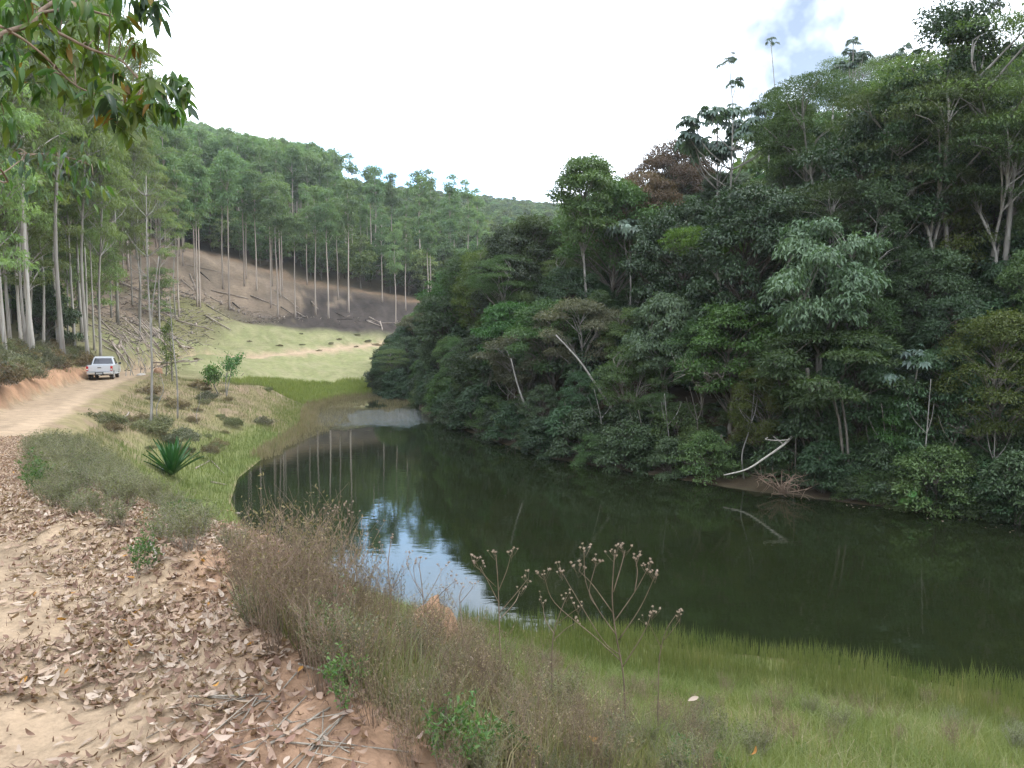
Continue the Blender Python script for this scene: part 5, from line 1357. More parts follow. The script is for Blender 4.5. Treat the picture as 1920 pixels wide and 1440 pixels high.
for i in range(min(len(x), 34)):
    weed(WB if rng.random() < .6 else WG, x[i], y[i], z[i], rng.uniform(.32, .55), 'low thin weed standing in the pale grass at the bottom right', 'weeds in the pale grass at the bottom right', 'grass_weed')
# scattered scrub on the knoll, along the road and on the pasture's edge
SC = [(200, 800, 1.0, 1), (255, 770, .9, 2), (300, 800, .8, 1), (215, 840, .9, 0), (330, 770, .8, 2), (400, 800, .8, 2), (440, 800, .7, 1), (250, 860, .7, 2), (380, 755, .8, 0), (430, 770, .9, 0), (438, 795, .8, 0), (405, 745, .9, 1), (365, 735, .7, 2), (460, 745, .7, 2), (320, 830, .7, 0), 
      (460, 722, .8, 2), (500, 735, .7, 1), (620, 715, .8, 1), (590, 722, .6, 2), (680, 712, .7, 2), (280, 742, .8, 2), (232, 760, .7, 0), (350, 860, .6, 2), (395, 865, .6, 1), (480, 800, .6, 0), (350, 805, .7, 2), (270, 815, .8, 1)]
for i, (px, py, s, k) in enumerate(SC[::2]):
    g = rays([px], [py])
    weed(WF, g[0][0] + rng.normal(0, .5), g[1][0] + rng.normal(0, .8), g[2][0], s * rng.uniform(.6, 1.0), ['olive scrub bush dotted over the grassy knoll', 'grey-green scrub bush dotted over the grassy knoll', 'brown dried scrub bush dotted over the grassy knoll'][k], 'scrub on the knoll and pasture edge', 'scrub_bush', 'bush', rng.uniform(1.2, 1.9), k)
x, y, z = poly_things([(360, 700), (560, 672), (735, 650), (735, 620), (560, 628), (420, 632), (340, 660)], 160, 3.0)
for i in range(min(len(x), 12)):
    k = int(rng.choice(3, p=[.2, .3, .5]))
    weed(WF, x[i], y[i], z[i], rng.uniform(.18, .4), 'small scrub tuft scattered over the far pasture', 'scrub tufts on the pasture', 'scrub_bush', 'bush', rng.uniform(1.2, 3.0), k)
x, y, z = poly_things([(180, 800), (300, 735), (420, 735), (470, 800), (400, 860), (300, 860)], 300, 1.3)
for i in range(min(len(x), 24)):
    k = int(rng.choice(3, p=[.15, .3, .55]))
    weed(WF, x[i], y[i], z[i], rng.uniform(.22, .5), ['olive scrub bush dotted over the grassy knoll', 'grey-green scrub bush dotted over the grassy knoll', 'brown dried scrub bush dotted over the grassy knoll'][k], 'scrub on the knoll and pasture edge', 'scrub_bush', 'bush', rng.uniform(1.2, 2.0), k)
BR = poly_things([(-120, 660), (0, 655), (60, 660), (130, 655), (178, 668), (165, 690), (120, 690), (60, 705), (0, 720), (-120, 760)], 500, .85)
for i in range(min(len(BR[0]), 75)):
    k = int(rng.choice(3, p=[.5, .3, .2]))
    weed(WF, BR[0][i], BR[1][i], BR[2][i], rng.uniform(.8, 1.5), ['olive brush', 'grey-green brush', 'brownish brush'][k] + ' on top of the road cutting under the big eucalyptus', 'brush above the road cutting', 'scrub_bush', 'bush', 1.2, k)
for (px, py, Ht, lb, k) in [(90, 640, 4.5, 'dark green leafy shrub between the big trunks', 'bush'), (70, 615, 5, 'dense dark green bush behind the leftmost big trunks', 'bush'), (30, 560, 9, 'leafy young eucalyptus at the left edge above the brush', 'young'), (150, 560, 10, 'young eucalyptus with low leafy boughs behind the third big trunk', 'young'), (110, 520, 11, 'tall young eucalyptus with bright low foliage behind the second big trunk', 'young'), (60, 520, 10, 'young eucalyptus filling between the left trunks', 'young'),
                            (190, 470, 11, 'upper young eucalyptus on the slope behind the pickup', 'young'), (20, 480, 12, 'young eucalyptus high at the left edge', 'young'), (300, 470, 8, 'small young eucalyptus at the lower edge of the slope stand', 'young')]:
    base = ray_ground(px, max(py, 600) if k == 'young' else py, 42, 120)
    r_ = plant(k, base[0], base[1], Ht, lb, None, wide=1.1, cat='shrub' if k == 'bush' else 'tree')

# ------------------------------------------------------------------ agave
ag = rays([322], [896]); agl = (ag[0][0], ag[1][0], ag[2][0])
AGM = leafmat('agave_leaf', (.02, .085, .022), (.05, .14, .035), .12, .35, .5, vary=.1)
AG = thing('agave', 'big dark green agave rosette of sword-shaped leaves above the left shore', 'agave', agl)
def sword(seed):
    g = np.random.default_rng(seed); n = 6
    V = []; ln = 1.55
    for i in range(n):
        t = i / (n - 1); w = .085 * (1.15 - .2 * abs(t - .35)) * (1 - t ** 3.5) + .003
        x_ = ln * t; zz = -.10 * t * t * ln
        V += [(x_, -w, zz + .03), (x_, 0, zz - .012), (x_, w, zz + .03)]
    F = []
    for i in range(n - 1):
        for k in range(2):
            a = i * 3 + k; F.append((a, a + 3, a + 4, a + 1))
    F = np.array(F); F = np.concatenate([F[:, [0, 1, 2]], F[:, [0, 2, 3]]])
    return mesh_np('agave_leaf', V, F, [AGM], np.full(len(V), g.random()), None, True)
SW = [sword(i) for i in range(4)]
for i in range(46):
    t = i / 45; a = i * 2.39996
    el = math.radians(86 - 62 * t + rng.normal(0, 4))
    o = obj('leaf', SW[i % 4], AG, (.07 * math.cos(a), .07 * math.sin(a), .25 - .15 * t))
    o.rotation_euler = (0, -el, a); s = rng.uniform(.78, 1.0) * (1 - .12 * abs(t - .4)); o.scale = (s, s, s)

# ------------------------------------------------------------------ saplings and small trees on the knoll
SAPM = BARK_PALE
def sapling(label, px0, py0, px1, py1, r0, twigs, name='bare_sapling', mat=BARK_PALE, foliage=None, wob=.12, seed=0, tw_from=.3, tw_len=1.0):
    g = np.random.default_rng(seed)
    b = rays([px0], [py0]); base = np.array((b[0][0], b[1][0], b[2][0])); top = P(px1, py1, base[1])
    o = thing(name, label, 'tree', tuple(base))
    h = top - base
    c = curve([np.array((0, 0, -.2)), h * .3 + np.append(g.normal(0, wob, 2), 0), h * .65 + np.append(g.normal(0, wob, 2), 0), h], 14)
    A = Acc(); A.add(*tube(c, np.linspace(r0, r0 * .3, 14), 6)); obj('trunk', A.mesh('sapling_trunk', [mat], True), o)
    if twigs:
        B = Acc(); ends = []
        for k in range(twigs):
            t = tw_from + (1 - tw_from) * g.random() ** .8; i = min(int(t * 13), 12); p0 = c[i]
            a = g.random() * 6.28; ln = tw_len * (1.3 - t) * (.5 + g.random())
            e = p0 + np.array((math.cos(a) * ln, math.sin(a) * ln, ln * (.7 + .5 * g.random())))
            q = curve([p0, (p0 + e) / 2 - np.array((0, 0, .1 * ln)), e], 5); B.add(*tube(q, np.linspace(r0 * .28, r0 * .08, 5), 4, False)); ends.append(q)
        obj('branches', B.mesh('sapling_branches', [mat]), o)
        if foliage:
            m_, n, ll, lw, dr = foliage
            allp = np.concatenate([q[2:] for q in ends]); p = allp[g.integers(len(allp), size=n)] + g.normal(0, .14, (n, 3))
            V, F, v = leaf_cards(p, nrm(g.normal(0, .7, (n, 3)) + np.array((0, 0, -dr))), nrm(g.normal(0, .5, (n, 3)) + np.array((0, 0, .8))), ll * rng.uniform(.7, 1.3, n), lw, g.random(n))
            obj('crown', mesh_np('sapling_crown', V, F, [m_], v), o)
    return o
sapling('tall bare white sapling on the knoll right of the pickup, with one forked bough', 284, 806, 274, 330, .065, 26, seed=1, tw_from=.6, tw_len=2.4)
sapling('thin bare sapling leaning against the tall white one', 281, 812, 298, 480, .045, 6, seed=2, tw_from=.5)
sapling('bare pale sapling at the knoll\'s right side, nearest the lake', 333, 786, 318, 555, .055, 6, seed=3, tw_from=.6)
sapling('very thin leafless sapling between the two pale ones', 296, 790, 300, 700, .03, 3, seed=4)
sapling('thin dead stem on the knoll below the pale saplings', 372, 800, 376, 735, .02, 3, seed=5)
sapling('moss-green upright sapling clothed in creeper, left of a pair', 311, 706, 312, 606, .07, 26, 'creeper_sapling', BARK_WOOD, (G_YELLOW, 900, .14, .07, .3), .05, 6, .25, .45)
sapling('moss-green leaning sapling clothed in creeper, right of a pair', 323, 716, 318, 600, .08, 26, 'creeper_sapling', BARK_WOOD, (G_YELLOW, 900, .14, .07, .3), .05, 7, .15, .45)
sapling('small bright-leaved tree with tufted foliage on the knoll slope', 412, 742, 398, 690, .05, 14, 'leafy_sapling', BARK_WOOD, (G_BRIGHT, 700, .24, .10, .5), .1, 8, .45, .8)
sapling('loose green tree beside the bare twiggy one at the knoll\'s edge', 424, 745, 445, 672, .05, 18, 'leafy_sapling', BARK_PALE, (G_BRIGHT, 620, .20, .08, .4), .1, 9, .45, 1.3)
sapling('bare twiggy grey tree between the knoll and the pasture', 425, 742, 430, 665, .045, 34, 'twiggy_tree', BARK_PALE, None, .1, 10, .25, 1.0)
for i, (px, py, t_) in enumerate([(236, 706, 672), (243, 705, 668), (252, 704, 676), (262, 703, 670), (268, 702, 660), (273, 700, 672)]):
    sapling('thin pale pole standing in a row behind the pickup, %s from the left' % ['first', 'second', 'third', 'fourth', 'fifth', 'sixth'][i], px, py, px + rng.uniform(-2, 2), t_, .04, 2, 'bare_pole', seed=20 + i, tw_from=.8, tw_len=.5)
# mounds and stones
def lump(name, label, cat, px, py, r, h, mat, seed=0):
    g = rays([px], [py]); n = 10; rng_ = np.random.default_rng(seed)
    V = [(0, 0, h)]
    for i in range(1, 6):
        t = i / 5
        for k in range(n):
            a = k * 2 * math.pi / n; q = r * math.sin(t * math.pi / 2) ** .8 * (1 + .16 * rng_.normal())
            V.append((math.cos(a) * q, math.sin(a) * q, h * math.cos(t * math.pi / 2) * (1 + .1 * rng_.normal()) - .06 * t))
    F = [(0, 1 + k, 1 + (k + 1) % n) for k in range(n)]
    for i in range(4):
        for k in range(n):
            a = 1 + i * n + k; b = 1 + i * n + (k + 1) % n; F += [(a, a + n, b + n), (a, b + n, b)]
    return tag(obj(name, mesh_np(name, V, F, [mat], None, None, True), None, (g[0][0], g[1][0], g[2][0])), label, cat)
MUD = plainmat('termite_earth', (.255, .155, .098), .95, 0, .1, noise=.5, nscale=17, bump=1.0)
lump('termite_mound', 'orange termite mound on the knoll beside the creeper saplings', 'termite mound', 297, 702, .42, .55, MUD, 1)
tm_ = P(812, 1195, 8.2); 
def lump_at(name, label, cat, loc, r, h, mat, seed):
    o = lump(name, label, cat, 812, 1300, r, h, mat, seed); o.location = loc; return o
tmx, tmy = P(812, 1130, 7.6)[:2]
lump_at('termite_mound', 'orange earth mound standing behind the brown weeds at the water\'s near edge', 'termite mound', (tmx, tmy, float(height(tmx, tmy)) - .05), .27, P(812, 1122, 7.6)[2] - float(height(tmx, tmy)) + .03, MUD, 2)
lump('stone', 'pale flat stone on the road edge right of the pickup', 'stone', 266, 704, .42, .2, plainmat('pale_stone', (.42, .38, .34), .9, noise=.2, bump=.5), 3)
lump('stone', 'reddish stone at the foot of the termite mound', 'stone', 300, 708, .2, .12, MUD, 4)

# ------------------------------------------------------------------ felled timber
LOGM = barkmat('felled_log', (.25, .195, .16), (.45, .385, .33), (2, 2, 9)); CHAR = barkmat('charred_log', (.02, .017, .016), (.09, .07, .06), (2, 2, 6))
LOGS = {}
def log_mesh(ln, r, seed):
    g = np.random.default_rng(seed); c = np.stack([np.linspace(-ln / 2, ln / 2, 6), g.normal(0, .004, 6), g.normal(0, .003, 6)], 1)
    A = Acc(); A.add(*tube(c, np.linspace(r, r * .55, 6), 6)); return A
for i in range(6):
    LOGS[i] = [log_mesh(1.0, .02, i).mesh('felled_log', [LOGM], True), log_mesh(1.0, .02, i).mesh('charred_log', [CHAR], True), log_mesh(1.0, .02, i).mesh('dry_twig', [TW_GREY], True)]
def groundlog(p0, p1, r, label, group, charred=False, name='felled_log'):
    a = np.array(hpt(p0[0], p0[1])); b = np.array(hpt(p1[0], p1[1])); m_ = np.array(hpt((p0[0] + p1[0]) / 2, (p0[1] + p1[1]) / 2))
    ln = np.linalg.norm(b - a); c = (a + b) / 2; c[2] = max(c[2], m_[2]) + r * .6
    o = obj(name, LOGS[int(rng.integers(6))][2 if name in ('twig', 'stick') else 1 if charred else 0], None, tuple(c))
    d = Vector(b - a).normalized(); o.rotation_euler = d.to_track_quat('X', 'Z').to_euler()
    o.scale = (ln, r / .02, r / .02)
    return tag(o, label, 'log', group)
LG = [((515, 548), (560, 580), 0, 'long pale log lying diagonally across the upper bare slope'), ((384, 593), (433, 622), 0, 'pale log lying at the grass edge below the bare slope, separate from the rest'), ((356, 520), (374, 560), 0, 'pale log lying downhill at the left of the cleared slope'), ((340, 528), (366, 552), 0, 'log beside the downhill one at the left'),
      ((395, 545), (465, 562), 0, 'long grey log across the middle of the cleared slope'), ((376, 515), (394, 531), 1, 'charred log near the upper left trunks'), ((436, 570), (450, 582), 1, 'charred short log by the bare sandy patch'), ((527, 578), (547, 590), 1, 'charred log on the burnt ground left of the middle'), ((556, 588), (572, 597), 0, 'brown log at the burnt patch\'s lower edge'),
      ((584, 570), (596, 582), 0, 'pale split log among the trunks on the burnt patch'), ((627, 586), (646, 599), 1, 'dark charred log on the right part of the burnt patch'), ((688, 602), (715, 613), 0, 'reddish log lying near the burnt patch\'s right end'), ((692, 598), (712, 607), 0, 'second reddish log just above the first at the right end'), ((713, 606), (717, 620), 0, 'short log standing out at the foot of the right end'),
      ((470, 560), (520, 575), 0, 'thin pale log in the middle of the cleared slope'), ((350, 500), (420, 516), 0, 'thin log along the top of the cleared slope'), ((330, 605), (400, 625), 0, 'pale log on the grass at the slope\'s lower left'), ((335, 655), (365, 665), 0, 'pale log lower left near the farm track')]
for (a, b, ch, lb) in LG:
    g = rays([a[0], b[0]], [a[1], b[1]], 60, 220)
    groundlog((g[0][0], g[1][0]), (g[0][1], g[1][1]), rng.uniform(.09, .15), lb, None, bool(ch))
# slash left on the felled slope behind the pickup
q = poly_points([(180, 560), (230, 520), (300, 540), (340, 600), (335, 680), (250, 690), (185, 665)], 150)
for i in range(len(q[0])):
    a = rng.normal(-.35, .28); ln = rng.uniform(1.2, 5.5)
    groundlog((q[0][i] - math.cos(a) * ln / 2, q[1][i] - math.sin(a) * ln / 2), (q[0][i] + math.cos(a) * ln / 2, q[1][i] + math.sin(a) * ln / 2), rng.uniform(.04, .11), 'pale felled pole in the slash behind the pickup', 'felled poles on the slope behind the pickup', name='felled_pole')
q = poly_points([(330, 500), (560, 530), (740, 580), (730, 608), (560, 600), (400, 610), (330, 600)], 70)
for i in range(len(q[0])):
    a = rng.normal(-.5, .5); ln = rng.uniform(1.0, 4)
    groundlog((q[0][i] - math.cos(a) * ln / 2, q[1][i] - math.sin(a) * ln / 2), (q[0][i] + math.cos(a) * ln / 2, q[1][i] + math.sin(a) * ln / 2), rng.uniform(.05, .1), 'short pole left lying on the cleared slope', 'poles left on the cleared slope', rng.random() < .35, 'felled_pole')
STM = Acc(); STM.add(*tube([(0, 0, -.2), (0, 0, .12), (0, 0, .30)], [.19, .15, .14], 8)); STUMP = STM.mesh('tree_stump', [CHAR], True); STM2 = Acc(); STM2.add(*tube([(0, 0, -.2), (0, 0, .12), (0, 0, .34)], [.2, .15, .13], 8)); STUMP2 = STM2.mesh('tree_stump', [LOGM], True)
q = poly_points([(345, 505), (560, 545), (760, 580), (735, 606), (560, 602), (410, 612), (300, 680), (210, 670), (230, 560)], 90)
for i in range(len(q[0])):
    o = obj('tree_stump', STUMP if q[0][i] > -38 and rng.random() < .7 else STUMP2, None, (q[0][i], q[1][i], q[2][i])); s = rng.uniform(.7, 1.3); o.scale = (s, s, s); o.rotation_euler = (0, 0, rng.random() * 6)
    tag(o, 'low cut stump on the cleared slope beyond the pasture', 'stump', 'stumps on the cleared slopes')
q = poly_points([(345, 500), (560, 538), (790, 582), (745, 608), (560, 604), (420, 612), (330, 690), (190, 668), (215, 540)], 500)
qx = np.repeat(q[0], 8) + rng.normal(0, 1.6, len(q[0]) * 8); qy = np.repeat(q[1], 8) + rng.normal(0, 1.6, len(q[0]) * 8); q = (qx, qy, height(qx, qy))
a_s = rng.random(len(q[0])) * 3.14; ln_s = .25 + 1.3 * rng.random(len(q[0])) ** 3; A = Acc()
for i in range(len(q[0])):
    dx, dy = math.cos(a_s[i]) * ln_s[i], math.sin(a_s[i]) * ln_s[i]
    V, F = tube([(q[0][i], q[1][i], q[2][i] + .06), (q[0][i] + dx, q[1][i] + dy, q[2][i] + .06 + dy * .35 + rng.uniform(0, .12))], [.045, .025], 3, False)
    A.add(V, F, .5, 0 if rng.random() < .55 else 1)
tag(obj('slash', A.mesh('slash', [LOGM, CHAR])), 'broken branches strewn over the cleared slope', None, None, 'stuff')
for (a, b, r, lb) in [((366, 885), (395, 866), .04, 'pale stick lying in the grass right of the agave'), ((395, 905), (425, 912), .05, 'grey stick at the water below the agave'), ((228, 800), (242, 775), .05, 'pale bent stick on the knoll slope'), ((440, 965), (470, 968), .05, 'dark wet stick at the left waterline'), ((505, 862), (512, 848), .03, 'thin stick poking out of the water at the left shore'), ((396, 868), (420, 893), .03, 'thin stick at the shore beside the green tuft')]:
    g = rays([a[0], b[0]], [a[1], b[1]])
    groundlog((g[0][0], g[1][0]), (g[0][1], g[1][1]), r, lb, None, name='dead_stick')

# ------------------------------------------------------------------ fallen leaves on the road edge
LIT = [leafmat('litter_leaf_%d' % i, c0, c1, .12, .75, .2, vary=.10) for i, (c0, c1) in enumerate([((.225, .145, .105), (.41, .30, .228)), ((.29, .215, .17), (.48, .385, .315)), ((.12, .07, .052), (.23, .14, .105)), ((.30, .13, .04), (.45, .22, .06))])]
def litter_shape(seed, ln=.082, wd=.031):
    g = np.random.default_rng(seed); n = 5
    c1_, c2_ = g.uniform(-1.5, 3.0), g.uniform(-.1, .6); tw = g.uniform(-.9, .9); V = []
    for i in range(n):
        t = i / (n - 1); w = wd * .5 * math.sin(math.pi * (t * .93 + .035)) ** .75 * (1.15 - .3 * t)
        x_ = (t - .5) * ln; zz = c1_ * (t - .5) ** 2 * ln * .55
        for k in (-1, 0, 1):
            yy = k * w; lift = abs(k) * w * c2_; a = tw * (t - .5)
            V.append((x_, yy * math.cos(a) - lift * math.sin(a), zz + yy * math.sin(a) + lift * math.cos(a)))
    F = []
    for i in range(n - 1):
        for k in range(2):
            a = i * 3 + k; F += [(a, a + 3, a + 4), (a, a + 4, a + 1)]
    return np.array(V), np.array(F)
LSH = [litter_shape(200 + i) for i in range(10)]
x, y = region(-16, 2.2, 1.6, 24, 400000, lambda x, y: line_near(x, y, RD)[0] < 4)
d_, _, sd_ = line_near(x, y, RD)
ed = d_ * np.where(sd_ > 0, -1, 1)
dens = sstep(-.1, .75, ed + .9 * (fbm(x * .8, y * .8, 3, 61) - .5)) * (1 - sstep(1.9, 3.0, ed + .6 * (fbm(x * 1.1, y * 1.1, 3, 63) - .5))) * (.45 + .55 * sstep(.38, .55, fbm(x * 1.7, y * 1.7, 3, 64)))
dens = np.maximum(dens, .07 * (ed > -1.8)); dens *= np.where(ed > 1.75, .42, 1)
dens *= np.where(y > 7, .75, 1) * np.where(y > 13, .5, 1)
dens *= np.clip(sstep(.6, 1.15, np.hypot((x + 2.05) / .75, (y - 2.95) / .36) + .5 * (fbm(x * 3, y * 3, 3, 66) - .5)) + .06, 0, 1) * np.clip(sstep(.5, 1.1, np.hypot((x + 2.75) / .42, (y - 4.05) / .38) + .5 * (fbm(x * 3, y * 3, 3, 67) - .5)) + .06, 0, 1)
m = rng.random(len(x)) < dens * 1.5
x, y = x[m], y[m]; z = height(x, y)
px_, py_ = proj(x, y, z); vis = (px_ > -60) & (px_ < 1980) & (py_ < 1490)
dist = np.sqrt(x * x + y * y + (z - CAM_Z) ** 2)
order = np.argsort(np.where(vis, dist, 1e9))
ind = order[:300]; rest_ = order[300:]
def leaf_rot(n):
    return np.stack([rng.normal(0, .38, n), rng.normal(0, .3, n), rng.random(n) * 6.28], 1)
LM = {}
lit_p = np.array([.47, .22, .30, .01])
for i in ind:
    k = (int(rng.integers(10)), int(rng.choice(4, p=lit_p)))
    if k not in LM: LM[k] = mesh_np('fallen_leaf', LSH[k[0]][0], LSH[k[0]][1], [LIT[k[1]]], np.full(15, .15 + .7 * rng.random()), None, True)
    o = obj('fallen_leaf', LM[k], None, (x[i], y[i], z[i] + .016)); e = leaf_rot(1)[0]; o.rotation_euler = tuple(e); s = rng.uniform(.36, .88); o.scale = (s, s, s)
    tag(o, ['curled tan fallen leaf in the litter along the road edge', 'pale bleached fallen leaf in the litter along the road edge', 'dark brown fallen leaf in the litter along the road edge', 'orange fallen leaf in the litter along the road edge'][k[1]], 'fallen leaf', 'fallen leaves along the road edge')
n_ = len(rest_); kk = rng.integers(10, size=n_); mk_ = rng.choice(4, size=n_, p=lit_p); ee = leaf_rot(n_); ss = rng.uniform(.28, .98, n_)
LV = np.stack([q_[0] for q_ in LSH])[kk] * ss[:, None, None]
cx_, sx_, cy_, sy_, cz_, sz_ = (f_(ee[:, k_])[:, None] for k_ in range(3) for f_ in (np.cos, np.sin))
X1, Y1, Z1 = LV[..., 0], LV[..., 1], LV[..., 2]
Y1, Z1 = Y1 * cx_ - Z1 * sx_, Y1 * sx_ + Z1 * cx_
X1, Z1 = X1 * cy_ + Z1 * sy_, Z1 * cy_ - X1 * sy_
X1, Y1 = X1 * cz_ - Y1 * sz_, X1 * sz_ + Y1 * cz_
LV = np.stack([X1 + x[rest_][:, None], Y1 + y[rest_][:, None], Z1 + z[rest_][:, None] + .016], -1).reshape(-1, 3)
LF_ = (LSH[0][1][None] + 15 * np.arange(n_)[:, None, None]).reshape(-1, 3)
litter_me = mesh_np('leaf_litter', LV, LF_, LIT, np.repeat(rng.random(n_), 15), None, True, np.repeat(mk_, len(LSH[0][1])))
tag(obj('leaf_litter', litter_me), 'dry leaf litter covering the road edge', None, None, 'stuff')
# twigs lying on the crest
# crumbs and bits of twig mixed into the litter
m = rng.random(len(x)) < .9; xx_, yy_ = x[m] + rng.normal(0, .05, m.sum()), y[m] + rng.normal(0, .05, m.sum())
blades('litter_crumbs', xx_, yy_, height(xx_, yy_) + .004, rng.uniform(.01, .035, len(xx_)), .007, LIT[2], 1.6, 'crumbs of leaf and twig in the litter', bend=1.5)
tq = poly_points([(330, 1200), (560, 1330), (740, 1440), (420, 1440), (250, 1250)], 26)
for i in range(len(tq[0])):
    a = rng.random() * 6.28; ln = rng.uniform(.15, .5)
    groundlog((tq[0][i] - math.cos(a) * ln / 2, tq[1][i] - math.sin(a) * ln / 2), (tq[0][i] + math.cos(a) * ln / 2, tq[1][i] + math.sin(a) * ln / 2), rng.uniform(.002, .005), 'thin dry twig lying among the fallen leaves', 'twigs among the fallen leaves', name='twig').__setitem__('category', 'twig')
for (a, b, r, lb) in [((355, 1330), (500, 1310), .006, 'long thin stick across the bare crest of soil'), ((500, 1410), (620, 1350), .007, 'long stick lying at the bottom of the crest'), ((560, 1260), (690, 1290), .006, 'thin stick jutting from the crest into the brown weeds'), ((280, 1035), (300, 1058), .012, 'pale broken stick at the foot of the grey-green thicket'), ((292, 1060), (310, 1040), .010, 'second pale broken stick crossing the first')]:
    g = rays([a[0], b[0]], [a[1], b[1]])
    groundlog((g[0][0], g[1][0]), (g[0][1], g[1][1]), r, lb, None, name='stick').__setitem__('category', 'stick')

# bits floating at the foot of the wood
for i in range(30):
    px = rng.uniform(1560, 1915); dd_ = BANK_Y(px) - rng.uniform(.5, 2.2); q_ = P(px, 640, dd_); k = int(rng.integers(10))
    key = (k, int(rng.integers(2)))
    if key not in LM: LM[key] = mesh_np('fallen_leaf', LSH[k][0], LSH[k][1], [LIT[key[1]]], np.full(15, .6), None, True)
    o = obj('floating_leaf', LM[key], None, (q_[0], q_[1], .008)); o.rotation_euler = (0, 0, rng.random() * 6); s = rng.uniform(.9, 1.8); o.scale = (s, s, s * .25)
    tag(o, 'small pale leaf floating on the dark water below the right bank', 'floating leaf', 'leaves floating by the right bank')
# ------------------------------------------------------------------ dead flower stalks in front of the water
HEADM = plainmat('seed_head', (.33, .255, .20), .9, 0, .1, noise=.3, nscale=60)
def tuft():
    A = Acc(); g = np.random.default_rng(5)
    n = 10; D = nrm(np.stack([g.normal(0, .55, n), g.normal(0, .55, n), np.full(n, .8)], 1))
    V, F, v = leaf_cards(np.zeros((n, 3)), D, nrm(g.normal(0, 1, (n, 3))), .016, .006, np.full(n, .5), .2)
    A.add(V, F)
    aa = np.linspace(0, 6.28, 6, endpoint=False)
    A.add(np.concatenate([[[0, 0, -.002]], np.stack([.006 * np.cos(aa), .006 * np.sin(aa), np.full(6, .008)], 1), [[0, 0, .014]]]), [(0, 1 + (k + 1) % 6, 1 + k) for k in range(6)] + [(7, 1 + k, 1 + (k + 1) % 6) for k in range(6)])
    return A.mesh('seed_head', [HEADM])
TUFT = tuft()
def stalk(label, d, trunk, arms, r0=.0075, heads=5, hs=1.0, seed=0):
    g = np.random.default_rng(seed)
    b = P(trunk[0][0], trunk[0][1], d); gz_ = float(height(b[0], b[1]))
    o = thing('dead_flower_stalk', label, 'dead flower stalk', (b[0], b[1], gz_))
    base = np.array((b[0], b[1], gz_))
    W3 = [np.array((0, 0, -.02))] + [P(q[0], q[1], d) - base for q in trunk if P(q[0], q[1], d)[2] > gz_ + .05]
    A = Acc(); c = curve(W3, 6 * len(W3)); A.add(*tube(c, np.linspace(r0, r0 * .45, len(c)), 5)); tips = [c[-1]]
    for arm in arms:
        off = g.normal(0, .06)
        Q = [P(q[0], q[1], d + off * i) - base for i, q in enumerate(arm)]
        cc = curve(Q, 4 * len(Q)); A.add(*tube(cc, np.linspace(r0 * .55, r0 * .28, len(cc)), 4)); tips.append(cc[-1])
    B = []
    for t_ in tips:
        for k in range(heads):
            a = g.random() * 6.28; ln = g.uniform(.02, .075)
            p0 = t_ - np.array((0, 0, g.uniform(0, .05))); e = t_ + np.array((math.cos(a) * ln * .75, math.sin(a) * ln * .75, ln * .5 + g.normal(0, .012)))
            A.add(*tube(curve([p0, (p0 + e) / 2 - np.array((0, 0, .006)), e], 4), r0 * .16, 3)); B.append(e)
    obj('stem', A.mesh('flower_stalk_stem', [TW_BROWN], True), o)
    for e in B:
        h = obj('seed_head', TUFT, o, tuple(e)); s = hs * g.uniform(.75, 1.25); h.scale = (s, s, s); h.rotation_euler = (g.normal(0, .5), g.normal(0, .5), g.random() * 6)
stalk('largest candelabra-shaped dead flower stalk, its brown heads dark against the water', 4.6, [(1172, 1330), (1168, 1260), (1155, 1190), (1148, 1120), (1152, 1040)],
      [[(1155, 1190), (1120, 1140), (1098, 1090), (1095, 1035)], [(1150, 1150), (1110, 1095), (1085, 1070)], [(1152, 1165), (1190, 1110), (1215, 1065)], [(1160, 1200), (1200, 1140), (1228, 1080)], [(1150, 1110), (1165, 1060), (1172, 1032)], [(1165, 1230), (1130, 1200), (1075, 1110), (1055, 1075)],
       [(1168, 1250), (1205, 1190), (1222, 1150)], [(1120, 1140), (1105, 1110), (1118, 1055)], [(1190, 1110), (1195, 1075), (1192, 1048)], [(1165, 1240), (1110, 1190), (1040, 1130), (1020, 1080)]], .0062, 7, .95, 1)
stalk('upright dead flower stalk standing left of the candelabra one', 4.9, [(938, 1240), (936, 1160), (934, 1100), (930, 1040)],
      [[(935, 1130), (915, 1090), (900, 1062)], [(934, 1110), (950, 1070), (958, 1040)], [(936, 1150), (970, 1110), (990, 1085)], [(930, 1100), (905, 1075), (890, 1050)], [(938, 1160), (965, 1130), (975, 1108)]], .005, 5, .9, 2)
stalk('greenish flower stalk with small buds between the two dead ones', 4.8, [(1035, 1240), (1038, 1190), (1050, 1150), (1062, 1120)], [[(1040, 1190), (1022, 1160), (1018, 1130)], [(1045, 1170), (1070, 1150), (1085, 1140)], [(1038, 1200), (1060, 1180), (1075, 1170)]], .0045, 5, .8, 3)
stalk('low dead flower stalk right of the candelabra one at the reed edge', 4.9, [(1235, 1260), (1240, 1215), (1250, 1180), (1268, 1152)], [[(1240, 1215), (1225, 1185), (1215, 1165)], [(1245, 1200), (1262, 1180), (1275, 1160)]], .004, 4, .8, 4)
stalk('dark thin stalk rising above the brown thicket against the sky reflection', 5.2, [(735, 1190), (732, 1120), (728, 1060), (733, 1012)], [[(732, 1110), (745, 1085), (752, 1065)], [(730, 1090), (712, 1070), (702, 1058)], [(729, 1060), (722, 1040), (716, 1030)]], .005, 3, .8, 5)
stalk('branching thin stalk with dark beads over the sky reflection', 5.2, [(800, 1200), (795, 1140), (790, 1090), (785, 1055)], [[(795, 1130), (815, 1095), (830, 1065)], [(792, 1110), (772, 1080), (762, 1045)], [(797, 1150), (825, 1115), (852, 1090)], [(794, 1120), (780, 1095), (775, 1060)]], .005, 5, .8, 6)
